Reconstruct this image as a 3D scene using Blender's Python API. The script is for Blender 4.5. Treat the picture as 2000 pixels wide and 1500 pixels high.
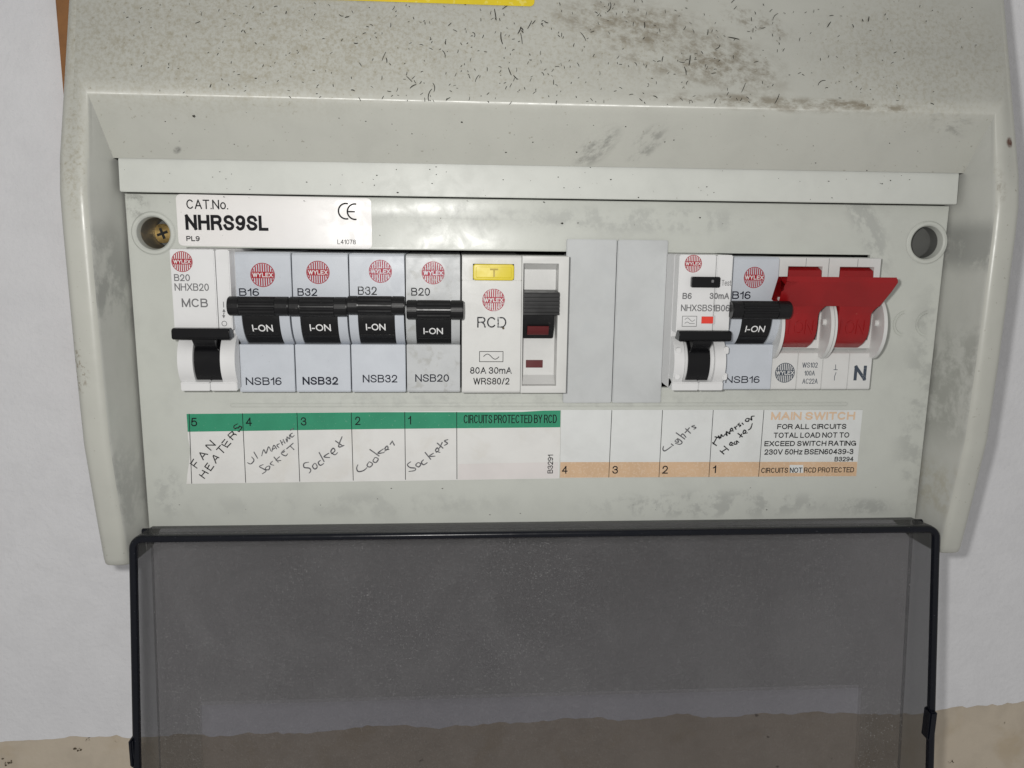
import bpy, bmesh, math, random
from mathutils import Vector, Matrix
for o in list(bpy.data.objects): bpy.data.objects.remove(o)
SC = bpy.context.scene
COL = SC.collection
random.seed(7)
# ---------------------------------------------------------------- camera
# all building is done in millimetres: x right, d out of the wall towards the viewer, z up
F = 1600.0                                   # focal length in photo pixels (photo 2000 x 1500)
CAM = (87.668, 278.509, 31.114)
RV = Vector((0.1883, -0.0681, 0.0062))
RM = Matrix.Rotation(RV.length, 3, RV.normalized())
BASE = Matrix(((1, 0, 0), (0, 0, -1), (0, -1, 0)))
RC = RM @ BASE                               # rows: right, down, forward in (x, d, z)
def W(x, d, z): return Vector((x, -d, z)) * 0.001
def B3(v): return Vector((v[0], -v[1], v[2]))
cd_ = bpy.data.cameras.new('camera'); cam = bpy.data.objects.new('camera', cd_); COL.objects.link(cam)
cd_.sensor_width = 36; cd_.lens = F / 2000 * 36; cd_.clip_start = 0.01; cd_.clip_end = 20
r_, dn_, fw_ = B3(RC[0]), B3(RC[1]), B3(RC[2])
m = Matrix((r_, -dn_, -fw_)).transposed().to_4x4(); m.translation = W(*CAM); cam.matrix_world = m
SC.camera = cam
# ---------------------------------------------------------------- room light and phone flash
w = bpy.data.worlds.new('World'); SC.world = w; w.use_nodes = True
bg = w.node_tree.nodes['Background']; bg.inputs[0].default_value = (1.0, 0.985, 0.96, 1); bg.inputs[1].default_value = 0.34
ld = bpy.data.lights.new('phone_flash', 'POINT'); ld.energy = 1.95; ld.shadow_soft_size = 0.004; ld.color = (1, 0.985, 0.95)
lo = bpy.data.objects.new('phone_flash', ld); COL.objects.link(lo); lo.location = W(CAM[0] - 15, CAM[1] - 2, CAM[2] + 8)
SC.render.engine = 'CYCLES'
SC.view_settings.view_transform = 'Standard'; SC.view_settings.look = 'None'
SC.view_settings.exposure = 0.0; SC.view_settings.gamma = 1; SC.view_settings.use_curve_mapping = False
SC.cycles.transparent_max_bounces = 24; SC.cycles.max_bounces = 8

# ---------------------------------------------------------------- measuring helper
def U(px, py, d):
    """point of the object (mm) seen at photo pixel px,py, lying on the plane d"""
    v = RC.transposed() @ Vector(((px - 1000) / F, (py - 750) / F, 1.0))
    t = (d - CAM[1]) / v[1]
    return (CAM[0] + t * v[0], d, CAM[2] + t * v[2])
def span(l, tp, r, b, d):
    xm, ym = (l + r) / 2, (tp + b) / 2
    return U(l, ym, d)[0], U(r, ym, d)[0], U(xm, b, d)[2], U(xm, tp, d)[2]      # x0 x1 z0 z1

# ---------------------------------------------------------------- materials
def node(nt, t, **k):
    n = nt.nodes.new(t)
    for a, b in k.items(): setattr(n, a, b)
    return n
def noise(nt, scale, detail=3, rough=.55, dist=0, vec=None):
    n = node(nt, 'ShaderNodeTexNoise'); n.inputs['Scale'].default_value = scale; n.inputs['Detail'].default_value = detail
    n.inputs['Roughness'].default_value = rough; n.inputs['Distortion'].default_value = dist
    if vec is not None: nt.links.new(vec, n.inputs['Vector'])
    return n.outputs['Fac']
def ramp(nt, s, a, b, o0=0., o1=1.):
    n = node(nt, 'ShaderNodeMapRange'); n.interpolation_type = 'SMOOTHSTEP'
    n.inputs['From Min'].default_value = a; n.inputs['From Max'].default_value = b
    n.inputs['To Min'].default_value = o0; n.inputs['To Max'].default_value = o1
    nt.links.new(s, n.inputs['Value']); return n.outputs['Result']
def mul(nt, a, b, op='MULTIPLY'):
    n = node(nt, 'ShaderNodeMath', operation=op)
    for i, v in enumerate((a, b)):
        if isinstance(v, (int, float)): n.inputs[i].default_value = v
        else: nt.links.new(v, n.inputs[i])
    return n.outputs[0]
def mix(nt, fac, a, b):
    n = node(nt, 'ShaderNodeMix', data_type='RGBA')
    nt.links.new(fac, n.inputs[0])
    for v, i in ((a, 6), (b, 7)):
        if isinstance(v, tuple): n.inputs[i].default_value = (*v, 1)
        else: nt.links.new(v, n.inputs[i])
    return n.outputs[2]
def blob(nt, pos, c, rx, rz, ang, nscale, lo=.42, hi=.62, streak=1.0):
    """a stain with its own place (mm), size and slant, broken up by noise"""
    mp = node(nt, 'ShaderNodeMapping', vector_type='TEXTURE')
    nt.links.new(pos, mp.inputs['Vector'])
    mp.inputs['Location'].default_value = (c[0] * .001, 0, c[1] * .001)
    mp.inputs['Rotation'].default_value = (0, -math.radians(ang), 0)
    mp.inputs['Scale'].default_value = (rx * .001, 100, rz * .001)
    l = node(nt, 'ShaderNodeVectorMath', operation='LENGTH'); nt.links.new(mp.outputs[0], l.inputs[0])
    e = ramp(nt, l.outputs['Value'], .35, 1.0, 1, 0)
    m2 = node(nt, 'ShaderNodeMapping', vector_type='TEXTURE'); nt.links.new(pos, m2.inputs['Vector'])
    m2.inputs['Rotation'].default_value = (0, -math.radians(ang), 0); m2.inputs['Scale'].default_value = (streak, 1, 1)
    nn = ramp(nt, noise(nt, nscale, 6, .72, .15, m2.outputs[0]), lo, hi)
    return mul(nt, e, nn)
def plastic(name, col, rough=.42, var=.06, bump=.02, bscale=2500, extra=None, spec=.5, mottle=None, dots=None):
    mt = bpy.data.materials.new(name); mt.use_nodes = True; nt = mt.node_tree
    b = nt.nodes['Principled BSDF']; b.inputs['Specular IOR Level'].default_value = spec
    geo = node(nt, 'ShaderNodeNewGeometry'); pos = geo.outputs['Position']
    dark = tuple(c * (1 - var * 2) for c in col)
    c = mix(nt, ramp(nt, noise(nt, 90, 5, .6, .4, pos), .35, .75), col, dark)
    if mottle:                                     # handling smudges
        mc, sc, lo, hi, st = mottle
        f = mul(nt, ramp(nt, noise(nt, sc, 5, .6, .35, pos), lo, hi), st)
        c = mix(nt, f, c, mc)
    if dots:
        dc, sc, th, st = dots
        f = mul(nt, ramp(nt, noise(nt, sc, 2, .5, 0, pos), th, th + .05), st)
        c = mix(nt, f, c, dc)
    for (ctr, rx, rz, ang, ns, colr, st, lo, hi, sk) in (extra or []):
        c = mix(nt, mul(nt, blob(nt, pos, ctr, rx, rz, ang, ns, lo, hi, sk), st), c, colr)
    nt.links.new(c, b.inputs['Base Color'])
    nt.links.new(ramp(nt, noise(nt, 160, 4, .6, .5, pos), .3, .75, rough * .85, min(1, rough * 1.25)), b.inputs['Roughness'])
    if bump:
        bp = node(nt, 'ShaderNodeBump'); bp.inputs['Strength'].default_value = min(1, bump * 5); bp.inputs['Distance'].default_value = .0005 if bump > .08 else .0001
        nt.links.new(noise(nt, bscale, 3, .6, 0, pos), bp.inputs['Height']); nt.links.new(bp.outputs[0], b.inputs['Normal'])
    return mt
def stain_at(px, py, d, wpx, hpx, ang, ns, col, st, lo=.42, hi=.62, sk=1.0):
    p = U(px, py, d); q = (CAM[1] - d) / F
    return ((p[0], p[2]), wpx * q / 2, hpx * q / 2, ang, ns, col, st, lo, hi, sk)
BRN = (.17, .14, .095); GRY = (.19, .19, .175); TAN = (.30, .27, .19)
lid_st = [stain_at(1310, 90, 9, 560, 190, -17, 260, BRN, .8, .42, .72, 1.5), stain_at(1215, 45, 6, 380, 110, -8, 240, BRN, .75, .43, .7, 1.5),
          stain_at(1420, 120, 12, 300, 130, -15, 420, BRN, .75, .42, .7, 1.5), stain_at(1480, 45, 6, 190, 60, -20, 420, BRN, .6, .44, .68, 1.5),
          stain_at(1500, 200, 16, 640, 40, -2, 380, BRN, .7, .38, .66, 2.2), stain_at(1690, 205, 16, 330, 26, -3, 450, BRN, .75, .40, .64, 2.2),
          stain_at(1170, 285, 11, 130, 60, 40, 260, GRY, .7, .40, .62, 3.0), stain_at(1265, 280, 11, 110, 60, 40, 300, GRY, .6, .44, .64, 2.5),
          stain_at(1855, 240, 13, 130, 60, -12, 350, GRY, .5, .45, .65, 2.0),
          stain_at(345, 293, 7, 22, 14, 30, 900, GRY, .9, .3, .6, 1.0), stain_at(1980, 277, 19, 20, 26, 0, 700, (.09, .03, .015), 1., .2, .5, 1.0),
          stain_at(140, 300, 20, 60, 330, 0, 900, TAN, .6, .42, .7, 1.0), stain_at(150, 720, 20, 60, 120, 10, 700, (.16, .11, .06), .8, .52, .62, 1.0),
          stain_at(420, 80, 9, 1100, 330, 0, 900, TAN, .6, .38, .72, 1.0), stain_at(420, 90, 9, 900, 300, 0, 330, TAN, .5, .48, .72, 1.0), stain_at(1000, 90, 9, 1100, 280, 0, 900, TAN, .45, .42, .72, 1.0),
          stain_at(1800, 110, 12, 560, 340, 0, 800, TAN, .55, .40, .72, 1.0), stain_at(1930, 370, 20, 90, 120, 0, 400, BRN, .6, .47, .62, 1.0)]
M = {}
M['lid'] = plastic('lid_plastic', (.485, .488, .445), .34, .025, .02, 2200, lid_st, dots=((.2, .18, .13), 900, .70, .5))
M['inner'] = plastic('lid_inner_plastic', (.46, .465, .435), .36, .03, .02, 2200,
                     [stain_at(205, 520, 10, 70, 330, 10, 60, (.27, .275, .26), .8, .40, .56), stain_at(225, 900, 10, 70, 420, 8, 70, (.29, .295, .28), .75, .40, .58),
                      stain_at(1895, 480, 10, 130, 130, -10, 60, (.27, .275, .26), .85, .34, .5), stain_at(1855, 760, 10, 90, 420, -10, 70, (.29, .295, .27), .75, .42, .58),
                      stain_at(1830, 960, 10, 90, 160, -10, 160, (.36, .34, .27), .6, .4, .6)])
M['band'] = plastic('lit_lip_plastic', (.60, .615, .58), .40, .03, .02, 2200, dots=((.2, .18, .13), 1100, .74, .6))  # the lid's plastic coloured lighter, since the lip faces the flash
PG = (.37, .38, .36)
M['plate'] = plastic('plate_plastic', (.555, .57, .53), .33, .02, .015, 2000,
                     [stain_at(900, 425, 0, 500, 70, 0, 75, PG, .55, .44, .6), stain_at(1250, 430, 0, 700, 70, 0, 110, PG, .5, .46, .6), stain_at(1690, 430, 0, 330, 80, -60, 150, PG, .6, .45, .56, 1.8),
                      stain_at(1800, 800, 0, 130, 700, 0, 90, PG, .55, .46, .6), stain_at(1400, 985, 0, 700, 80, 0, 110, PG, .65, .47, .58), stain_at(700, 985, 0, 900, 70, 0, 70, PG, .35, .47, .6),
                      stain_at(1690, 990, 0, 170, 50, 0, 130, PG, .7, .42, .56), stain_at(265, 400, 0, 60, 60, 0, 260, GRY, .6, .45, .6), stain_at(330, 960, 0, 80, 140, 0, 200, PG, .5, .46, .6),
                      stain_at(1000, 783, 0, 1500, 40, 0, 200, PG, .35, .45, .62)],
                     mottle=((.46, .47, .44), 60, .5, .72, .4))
M['bore'] = plastic('dim_bore_plastic', (.13, .132, .125), .5, .08, .02, 1500)
M['blank'] = plastic('blank_grey_plastic', (.53, .545, .55), .42, .04, .015, 2000, mottle=((.49, .51, .52), 150, .52, .7, .45))
M['nsb'] = plastic('blue_grey_plastic', (.53, .56, .61), .38, .03, .015, 3000, dots=((.2, .2, .2), 1500, .76, .5))
M['nsb_worn'] = plastic('worn_grey_plastic', (.50, .515, .525), .4, .05, .015, 3000, mottle=((.34, .34, .32), 260, .52, .68, .6))
M['white'] = plastic('white_plastic', (.70, .70, .705), .35, .02, .01, 3000)
M['rcd'] = plastic('rcd_plastic', (.63, .63, .615), .40, .03, .012, 3000, dots=((.75, .75, .73), 700, .70, .5))
M['cream'] = plastic('switch_white_plastic', (.66, .66, .65), .36, .03, .012, 3000)
M['black'] = plastic('black_plastic', (.007, .007, .008), .36, .1, .02, 3500, spec=.35, dots=((.10, .095, .085), 1600, .70, .45))
M['black_gloss'] = plastic('black_gloss_plastic', (.005, .005, .006), .22, .0, .004, 3500, spec=.35)
M['red'] = plastic('red_plastic', (.29, .007, .009), .33, .08, .02, 3000, dots=((.45, .12, .08), 1200, .74, .4))
M['darkred'] = plastic('dark_red_flag', (.10, .006, .008), .4, .05, .0)
M['redflag'] = plastic('bright_red_flag', (.75, .05, .03), .4, .03, .0)
M['yellow'] = plastic('yellow_button', (.74, .60, .03), .35, .06, .01, 3000)
M['yellowd'] = plastic('yellow_engraving', (.42, .31, .01), .45, .05, .0)
M['brass'] = plastic('brass', (.55, .38, .15), .3, .15, .05, 1500); M['brass'].node_tree.nodes['Principled BSDF'].inputs['Metallic'].default_value = 1
M['ink'] = plastic('black_ink', (.012, .012, .014), .5, .0, 0, spec=.12)
M['inkb'] = plastic('blue_black_ink', (.018, .020, .032), .5, .0, 0, spec=.12)
M['ink_worn'] = plastic('worn_ink', (.025, .026, .03), .5, .0, 0, mottle=((.45, .46, .47), 1500, .56, .62, .85), spec=.12)
M['inkg'] = plastic('grey_ink', (.16, .16, .165), .5, .0, 0, spec=.12)
M['inks'] = plastic('slate_ink', (.06, .075, .10), .5, .0, 0, mottle=((.5, .5, .5), 1600, .62, .68, .7), spec=.12)
M['logo'] = plastic('logo_red_ink', (.36, .022, .035), .5, .05, 0, spec=.12)
M['logo_worn'] = plastic('worn_logo_red_ink', (.42, .05, .08), .5, .05, 0, mottle=((.55, .50, .51), 1700, .52, .60, .8), spec=.12)
M['logotext'] = plastic('logo_white_ink', (.68, .66, .66), .5, .0, 0)
M['iontext'] = plastic('white_ink', (.80, .80, .80), .5, .0, 0)
M['paper'] = plastic('label_paper', (.72, .715, .70), .6, .03, .01, 3000, mottle=((.64, .62, .58), 70, .5, .7, .6))
M['paper2'] = plastic('label_paper_cool', (.70, .715, .71), .6, .03, .01, 3000, mottle=((.63, .64, .63), 80, .5, .7, .6))
M['catpaper'] = plastic('glossy_label_paper', (.84, .82, .81), .35, .01, .0)
M['green'] = plastic('green_print', (.045, .285, .165), .55, .06, .01, 3000, dots=((.2, .4, .3), 1500, .68, .5), spec=.12)
M['orange'] = plastic('orange_print', (.66, .46, .30), .55, .05, .01, 3000, dots=((.70, .54, .40), 1600, .55, .5), spec=.12)
M['orangetext'] = plastic('pale_orange_print', (.72, .52, .36), .55, .03, 0)
M['pink'] = plastic('faded_pink_print', (.70, .665, .655), .55, .03, .0)
M['pen'] = plastic('grey_pen', (.10, .10, .11), .6, .0, 0, mottle=((.3, .3, .3), 1500, .5, .65, .8), spec=.12)
M['penb'] = plastic('black_pen', (.02, .02, .022), .6, .0, 0, mottle=((.2, .2, .2), 1500, .55, .65, .8), spec=.12)
M['ystick'] = plastic('yellow_sticker', (.80, .62, .025), .4, .05, .01, 1200, dots=((.85, .74, .2), 500, .6, .5))
M['dark'] = plastic('dark_interior', (.012, .012, .012), .7, .0, 0)
M['fleck'] = plastic('dark_fleck', (.035, .032, .025), .8, .1, 0)
M['grime'] = plastic('brown_grime', (.10, .075, .045), .9, .1, 0)
M['wall'] = plastic('white_wall_paint', (.80, .80, .825), .75, .025, .22, 420, mottle=((.74, .74, .77), 25, .45, .7, .5), spec=.25)
M['beige'] = plastic('bare_plaster', (.60, .525, .425), .8, .05, .10, 300, mottle=((.52, .43, .31), 45, .5, .72, .7), spec=.2, dots=((.10, .07, .04), 170, .73, .7))
M['wood'] = plastic('varnished_wood', (.30, .135, .045), .45, .12, .03, 600)

def smoke(name, tint, body, fac, rough, bump, bsc, sparkle):
    mt = bpy.data.materials.new(name); mt.use_nodes = True; nt = mt.node_tree; nt.nodes.clear()
    out = node(nt, 'ShaderNodeOutputMaterial'); geo = node(nt, 'ShaderNodeNewGeometry'); pos = geo.outputs['Position']
    tr = node(nt, 'ShaderNodeBsdfTransparent'); tr.inputs[0].default_value = (*tint, 1)
    b = node(nt, 'ShaderNodeBsdfPrincipled'); b.inputs['Roughness'].default_value = rough
    vo = node(nt, 'ShaderNodeTexVoronoi'); vo.inputs['Scale'].default_value = 1900; nt.links.new(pos, vo.inputs['Vector'])
    sep = node(nt, 'ShaderNodeSeparateColor'); nt.links.new(vo.outputs['Color'], sep.inputs[0])
    dn = mul(nt, ramp(nt, vo.outputs['Distance'], .22, .40, 1, 0), mul(nt, ramp(nt, sep.outputs[0], .45, 1.0, 0, 1), ramp(nt, noise(nt, 30, 3, .6, .3, pos), .3, .7, .65, 1)))  # white dots painted in for the sparkle of the plastic's texture
    sheen = ramp(nt, noise(nt, 40, 4, .6, .6, pos), .35, .75, 0, .5)  # random lighter patches in the body colour stand in for soft reflections
    c = mix(nt, sheen, body, tuple(x * 1.9 for x in body))
    c = mix(nt, dn, c, (.75, .75, .75)); nt.links.new(c, b.inputs['Base Color'])
    if bump:
        bp = node(nt, 'ShaderNodeBump'); bp.inputs['Strength'].default_value = bump; bp.inputs['Distance'].default_value = .0002
        nt.links.new(noise(nt, bsc, 2, .6, 0, pos), bp.inputs['Height']); nt.links.new(bp.outputs[0], b.inputs['Normal'])
    mx = node(nt, 'ShaderNodeMixShader')
    f = mul(nt, mul(nt, dn, sparkle), fac, 'MAXIMUM'); nt.links.new(f, mx.inputs[0])
    nt.links.new(tr.outputs[0], mx.inputs[1]); nt.links.new(b.outputs[0], mx.inputs[2]); nt.links.new(mx.outputs[0], out.inputs[0])
    return mt
M['smoke'] = smoke('textured_smoked_plastic', (.63, .622, .626), (.14, .14, .142), .20, .42, .6, 2200, .34)
M['smokeclear'] = smoke('clear_smoked_plastic', (.70, .695, .712), (.10, .10, .105), .12, .12, .0, 900, .15)
M['smokeside'] = smoke('smoked_side_plastic', (.68, .68, .685), (.11, .11, .112), .22, .22, .15, 500, .2)
M['smokeedge'] = plastic('smoked_plastic_edge', (.004, .005, .009), .24, .0, .03, 900, spec=.3, dots=((.3, .3, .35), 1900, .74, .5))

# ---------------------------------------------------------------- mesh helpers (mm)
ROOTLOC = {}
def rootloc(o):
    while o is not None and o.parent is not None: o = o.parent
    return ROOTLOC.get(o.name, Vector()) if o is not None else Vector()
def thing(name, label, cat, loc, group=None):
    o = bpy.data.objects.new(name, None); COL.objects.link(o); o.location = W(*loc); o.empty_display_size = .01
    o['label'] = label; o['category'] = cat
    if group: o['group'] = group
    ROOTLOC[o.name] = W(*loc); return o
def part(name, bm, mat, parent, angle=32, recalc=True, mats=None, loc=None):
    if recalc: bmesh.ops.recalc_face_normals(bm, faces=bm.faces)
    off = rootloc(parent) if parent is not None else (W(*loc) if loc else Vector())
    for v in bm.verts: v.co = Vector((v.co.x, -v.co.y, v.co.z)) * .001 - off
    bmesh.ops.reverse_faces(bm, faces=bm.faces)
    me = bpy.data.meshes.new(name); bm.to_mesh(me); bm.free()
    for mm in (mats or [mat]): me.materials.append(M[mm] if isinstance(mm, str) else mm)
    me.polygons.foreach_set('use_smooth', [True] * len(me.polygons)); me.set_sharp_from_angle(angle=math.radians(angle))
    o = bpy.data.objects.new(name, me); COL.objects.link(o); o.parent = parent
    if parent is None and loc: o.location = off
    return o
def tag(o, label, cat=None, group=None, kind=None):
    o['label'] = label
    if cat: o['category'] = cat
    if group: o['group'] = group
    if kind: o['kind'] = kind
    return o
def BM(): return bmesh.new()
def bev(bm, verts, r, seg):
    vs = set(verts); es = [e for e in bm.edges if e.verts[0] in vs and e.verts[1] in vs]
    bmesh.ops.bevel(bm, geom=es, offset=r, segments=seg, affect='EDGES', clamp_overlap=True)
def box(bm, x0, x1, d0, d1, z0, z1, r=0, seg=2):
    vs = [bm.verts.new((x, d, z)) for x in (x0, x1) for d in (d0, d1) for z in (z0, z1)]
    for f in ((0, 1, 3, 2), (4, 6, 7, 5), (0, 4, 5, 1), (2, 3, 7, 6), (0, 2, 6, 4), (1, 5, 7, 3)): bm.faces.new([vs[i] for i in f])
    if r: bev(bm, vs, r, seg)
    return bm
def prism(bm, pts, axis, a0, a1, r=0, seg=2, only=None):
    def mk(p, a): return {'x': (a, p[0], p[1]), 'd': (p[0], a, p[1]), 'z': (p[0], p[1], a)}[axis]
    A = [bm.verts.new(mk(p, a0)) for p in pts]; B = [bm.verts.new(mk(p, a1)) for p in pts]; n = len(pts)
    bm.faces.new(A); bm.faces.new(B[::-1])
    for i in range(n): bm.faces.new((A[i], B[i], B[(i + 1) % n], A[(i + 1) % n]))
    if r: bev(bm, A + B, r, seg)
    return bm
def circ(c, r, n=40, a0=0, a1=360):
    full = abs(a1 - a0) >= 360
    return [(c[0] + r * math.cos(math.radians(a0 + (a1 - a0) * i / (n if full else n - 1))), c[1] + r * math.sin(math.radians(a0 + (a1 - a0) * i / (n if full else n - 1)))) for i in range(n)]
def disc(bm, axis, c, r, a0, a1, n=40, bevel=0): return prism(bm, circ(c, r, n), axis, a0, a1, bevel, 2)
def sheet(bm, pts, d):                                    # flat polygon facing the viewer; d number or function
    vs = [bm.verts.new((x, d(x, z) if callable(d) else d, z)) for x, z in pts]; bm.faces.new(vs); return bm
def curve_plate(outlines, d0, d1, bevel, res=12):
    """a flat slab with holes: outlines in (x,z); first is the border"""
    cu = bpy.data.curves.new('t', 'CURVE'); cu.dimensions = '2D'; cu.fill_mode = 'BOTH'
    cu.extrude = (d1 - d0) / 2 - bevel; cu.bevel_depth = bevel; cu.bevel_resolution = 3; cu.offset = -bevel
    for ol in outlines:
        s = cu.splines.new('POLY'); s.points.add(len(ol) - 1); s.use_cyclic_u = True
        for p, (x, z) in zip(s.points, ol): p.co = (x, z, 0, 1)
    ob = bpy.data.objects.new('t', cu); me = bpy.data.meshes.new_from_object(ob)
    bm = BM(); bm.from_mesh(me)
    for v in bm.verts: v.co = Vector((v.co.x, (d0 + d1) / 2 + v.co.z, v.co.y))
    bmesh.ops.remove_doubles(bm, verts=bm.verts, dist=1e-5)
    bpy.data.objects.remove(ob); bpy.data.curves.remove(cu); bpy.data.meshes.remove(me); return bm
def rrect(x0, x1, z0, z1, r, n=6):
    o = []
    for cx, cz, a in ((x1 - r, z1 - r, 0), (x0 + r, z1 - r, 90), (x0 + r, z0 + r, 180), (x1 - r, z0 + r, 270)):
        o += circ((cx, cz), r, n, a, a + 90)
    return o
def smoothline(p, n=5):
    if len(p) < 3: return p
    q = [p[0]] + list(p) + [p[-1]]; o = []
    for i in range(1, len(q) - 2):
        for k in range(n):
            t = k / n; a, b, c, e = q[i - 1], q[i], q[i + 1], q[i + 2]
            o.append(tuple(.5 * (2 * b[j] + (c[j] - a[j]) * t + (2 * a[j] - 5 * b[j] + 4 * c[j] - e[j]) * t * t + (3 * b[j] - a[j] - 3 * c[j] + e[j]) * t ** 3) for j in (0, 1)))
    return o + [p[-1]]
# ---------------------------------------------------------------- lettering: a plain grotesque drawn with pen strokes
def ell(cx, cy, rx, ry, a0=0, a1=360, n=22): return [(cx + rx * math.cos(math.radians(a0 + (a1 - a0) * i / n)), cy + ry * math.sin(math.radians(a0 + (a1 - a0) * i / n))) for i in range(n + 1)]
S_ = smoothline([(.95, .76), (.8, .94), (.5, 1), (.2, .94), (.06, .76), (.2, .58), (.5, .5), (.82, .41), (.98, .23), (.8, .05), (.5, 0), (.18, .05), (0, .26)], 4)
SIX = [smoothline([(.92, .88), (.74, .98), (.5, 1), (.16, .86), (.0, .5), (.0, .3)], 4), ell(.5, .29, .5, .29)]
def dn(p, k=.73): return [(x, y * k) for x, y in p]
GL = {'A': (.92, [[(0, 0), (.5, 1)], [(.5, 1), (1, 0)], [(.17, .33), (.83, .33)]]),
 'B': (.82, [[(0, 0), (0, 1)], [(0, 1), (.5, 1)] + ell(.6, .77, .33, .23, 90, -90, 12) + [(0, .54)], [(.6, .54)] + ell(.66, .27, .34, .27, 90, -90, 12) + [(0, 0)]]),
 'C': (.92, [ell(.5, .5, .5, .5, 42, 318)]), 'D': (.88, [[(0, 0), (0, 1)], [(0, 1), (.42, 1)] + ell(.48, .5, .52, .5, 90, -90, 16) + [(0, 0)]]),
 'E': (.76, [[(0, 0), (0, 1)], [(0, 1), (1, 1)], [(0, .52), (.9, .52)], [(0, 0), (1, 0)]]), 'F': (.70, [[(0, 0), (0, 1)], [(0, 1), (1, 1)], [(0, .5), (.86, .5)]]),
 'G': (.96, [ell(.5, .5, .5, .5, 42, 345), [(1, .46), (.55, .46)], [(1, .46), (1, .02)]]), 'H': (.86, [[(0, 0), (0, 1)], [(1, 0), (1, 1)], [(0, .53), (1, .53)]]),
 'I': (0, [[(.5, 0), (.5, 1)]]), 'L': (.68, [[(0, 0), (0, 1)], [(0, 0), (1, 0)]]), 'M': (1.0, [[(0, 0), (0, 1)], [(0, 1), (.5, .03)], [(.5, .03), (1, 1)], [(1, 1), (1, 0)]]),
 'N': (.86, [[(0, 0), (0, 1)], [(0, 1), (1, 0)], [(1, 0), (1, 1)]]), 'O': (.98, [ell(.5, .5, .5, .5, 0, 360, 30)]), 'P': (.78, [[(0, 0), (0, 1)], [(0, 1), (.6, 1)] + ell(.66, .73, .34, .27, 90, -90, 12) + [(0, .46)]]),
 'R': (.84, [[(0, 0), (0, 1)], [(0, 1), (.6, 1)] + ell(.63, .75, .33, .25, 90, -90, 12) + [(0, .5)], [(.58, .5), (.88, .3), (1, 0)]]), 'S': (.82, [S_]),
 'T': (.82, [[(0, 1), (1, 1)], [(.5, 0), (.5, 1)]]), 'U': (.86, [[(0, 1)] + ell(.5, .36, .5, .36, 180, 360, 16) + [(1, 1)]]), 'V': (.9, [[(0, 1), (.5, 0)], [(.5, 0), (1, 1)]]),
 'W': (1.3, [[(0, 1), (.25, 0)], [(.25, 0), (.5, 1)], [(.5, 1), (.75, 0)], [(.75, 0), (1, 1)]]), 'X': (.88, [[(0, 0), (1, 1)], [(0, 1), (1, 0)]]), 'Y': (.88, [[(0, 1), (.5, .45)], [(1, 1), (.5, .45)], [(.5, .45), (.5, 0)]]),
 '0': (.70, [ell(.5, .5, .5, .5, 0, 360, 26)]), '1': (.34, [[(1, 0), (1, 1)], [(1, 1), (.55, .8), (0, .72)]]),
 '2': (.70, [smoothline([(.03, .7), (.16, .92), (.5, 1), (.84, .92), (.97, .72), (.8, .46), (.3, .16), (0, 0)], 4), [(0, 0), (1, 0)]]),
 '3': (.70, [smoothline([(.04, .77), (.2, .96), (.5, 1), (.8, .94), (.92, .76), (.8, .58), (.42, .53)], 4), smoothline([(.42, .53), (.84, .48), (1, .27), (.84, .05), (.5, 0), (.15, .06), (0, .26)], 4)]),
 '4': (.74, [[(.74, 0), (.74, 1)], [(.74, 1), (0, .3)], [(0, .3), (1, .3)]]), '5': (.70, [[(.92, 1), (.2, 1)], [(.2, 1), (.06, .48)], smoothline([(.06, .48), (.45, .64), (.84, .56), (1, .32), (.85, .07), (.5, 0), (.15, .05), (0, .24)], 4)]),
 '6': (.70, SIX), '7': (.70, [[(0, 1), (1, 1)], [(1, 1), (.55, .5), (.35, 0)]]), '8': (.70, [ell(.5, .765, .43, .235), ell(.5, .265, .5, .265)]), '9': (.70, [[(1 - x, 1 - y) for x, y in q] for q in SIX]),
 'm': (1.02, [[(0, 0), (0, .72)], smoothline([(0, .48), (.1, .66), (.3, .72), (.46, .64), (.5, .46), (.5, 0)], 4), smoothline([(.5, .48), (.6, .66), (.8, .72), (.96, .64), (1, .46), (1, 0)], 4)]),
 'e': (.68, [[(.02, .38), (.98, .38)], dn(ell(.5, .5, .5, .5, 5, 322))]), 's': (.62, [dn(S_)]), 't': (.34, [smoothline([(.4, .95), (.4, .5), (.42, .1), (.6, 0), (1, .02)], 4), [(0, .71), (1, .71)]]), 'o': (.70, [dn(ell(.5, .5, .5, .5))]),
 'z': (.60, [[(0, .72), (1, .72)], [(1, .72), (0, 0)], [(0, 0), (1, 0)]]), '.': (0, [[(.5, 0), (.5, .005)]]), '-': (.34, [[(0, .36), (1, .36)]]), '/': (.42, [[(0, 0), (1, 1)]])}
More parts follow.
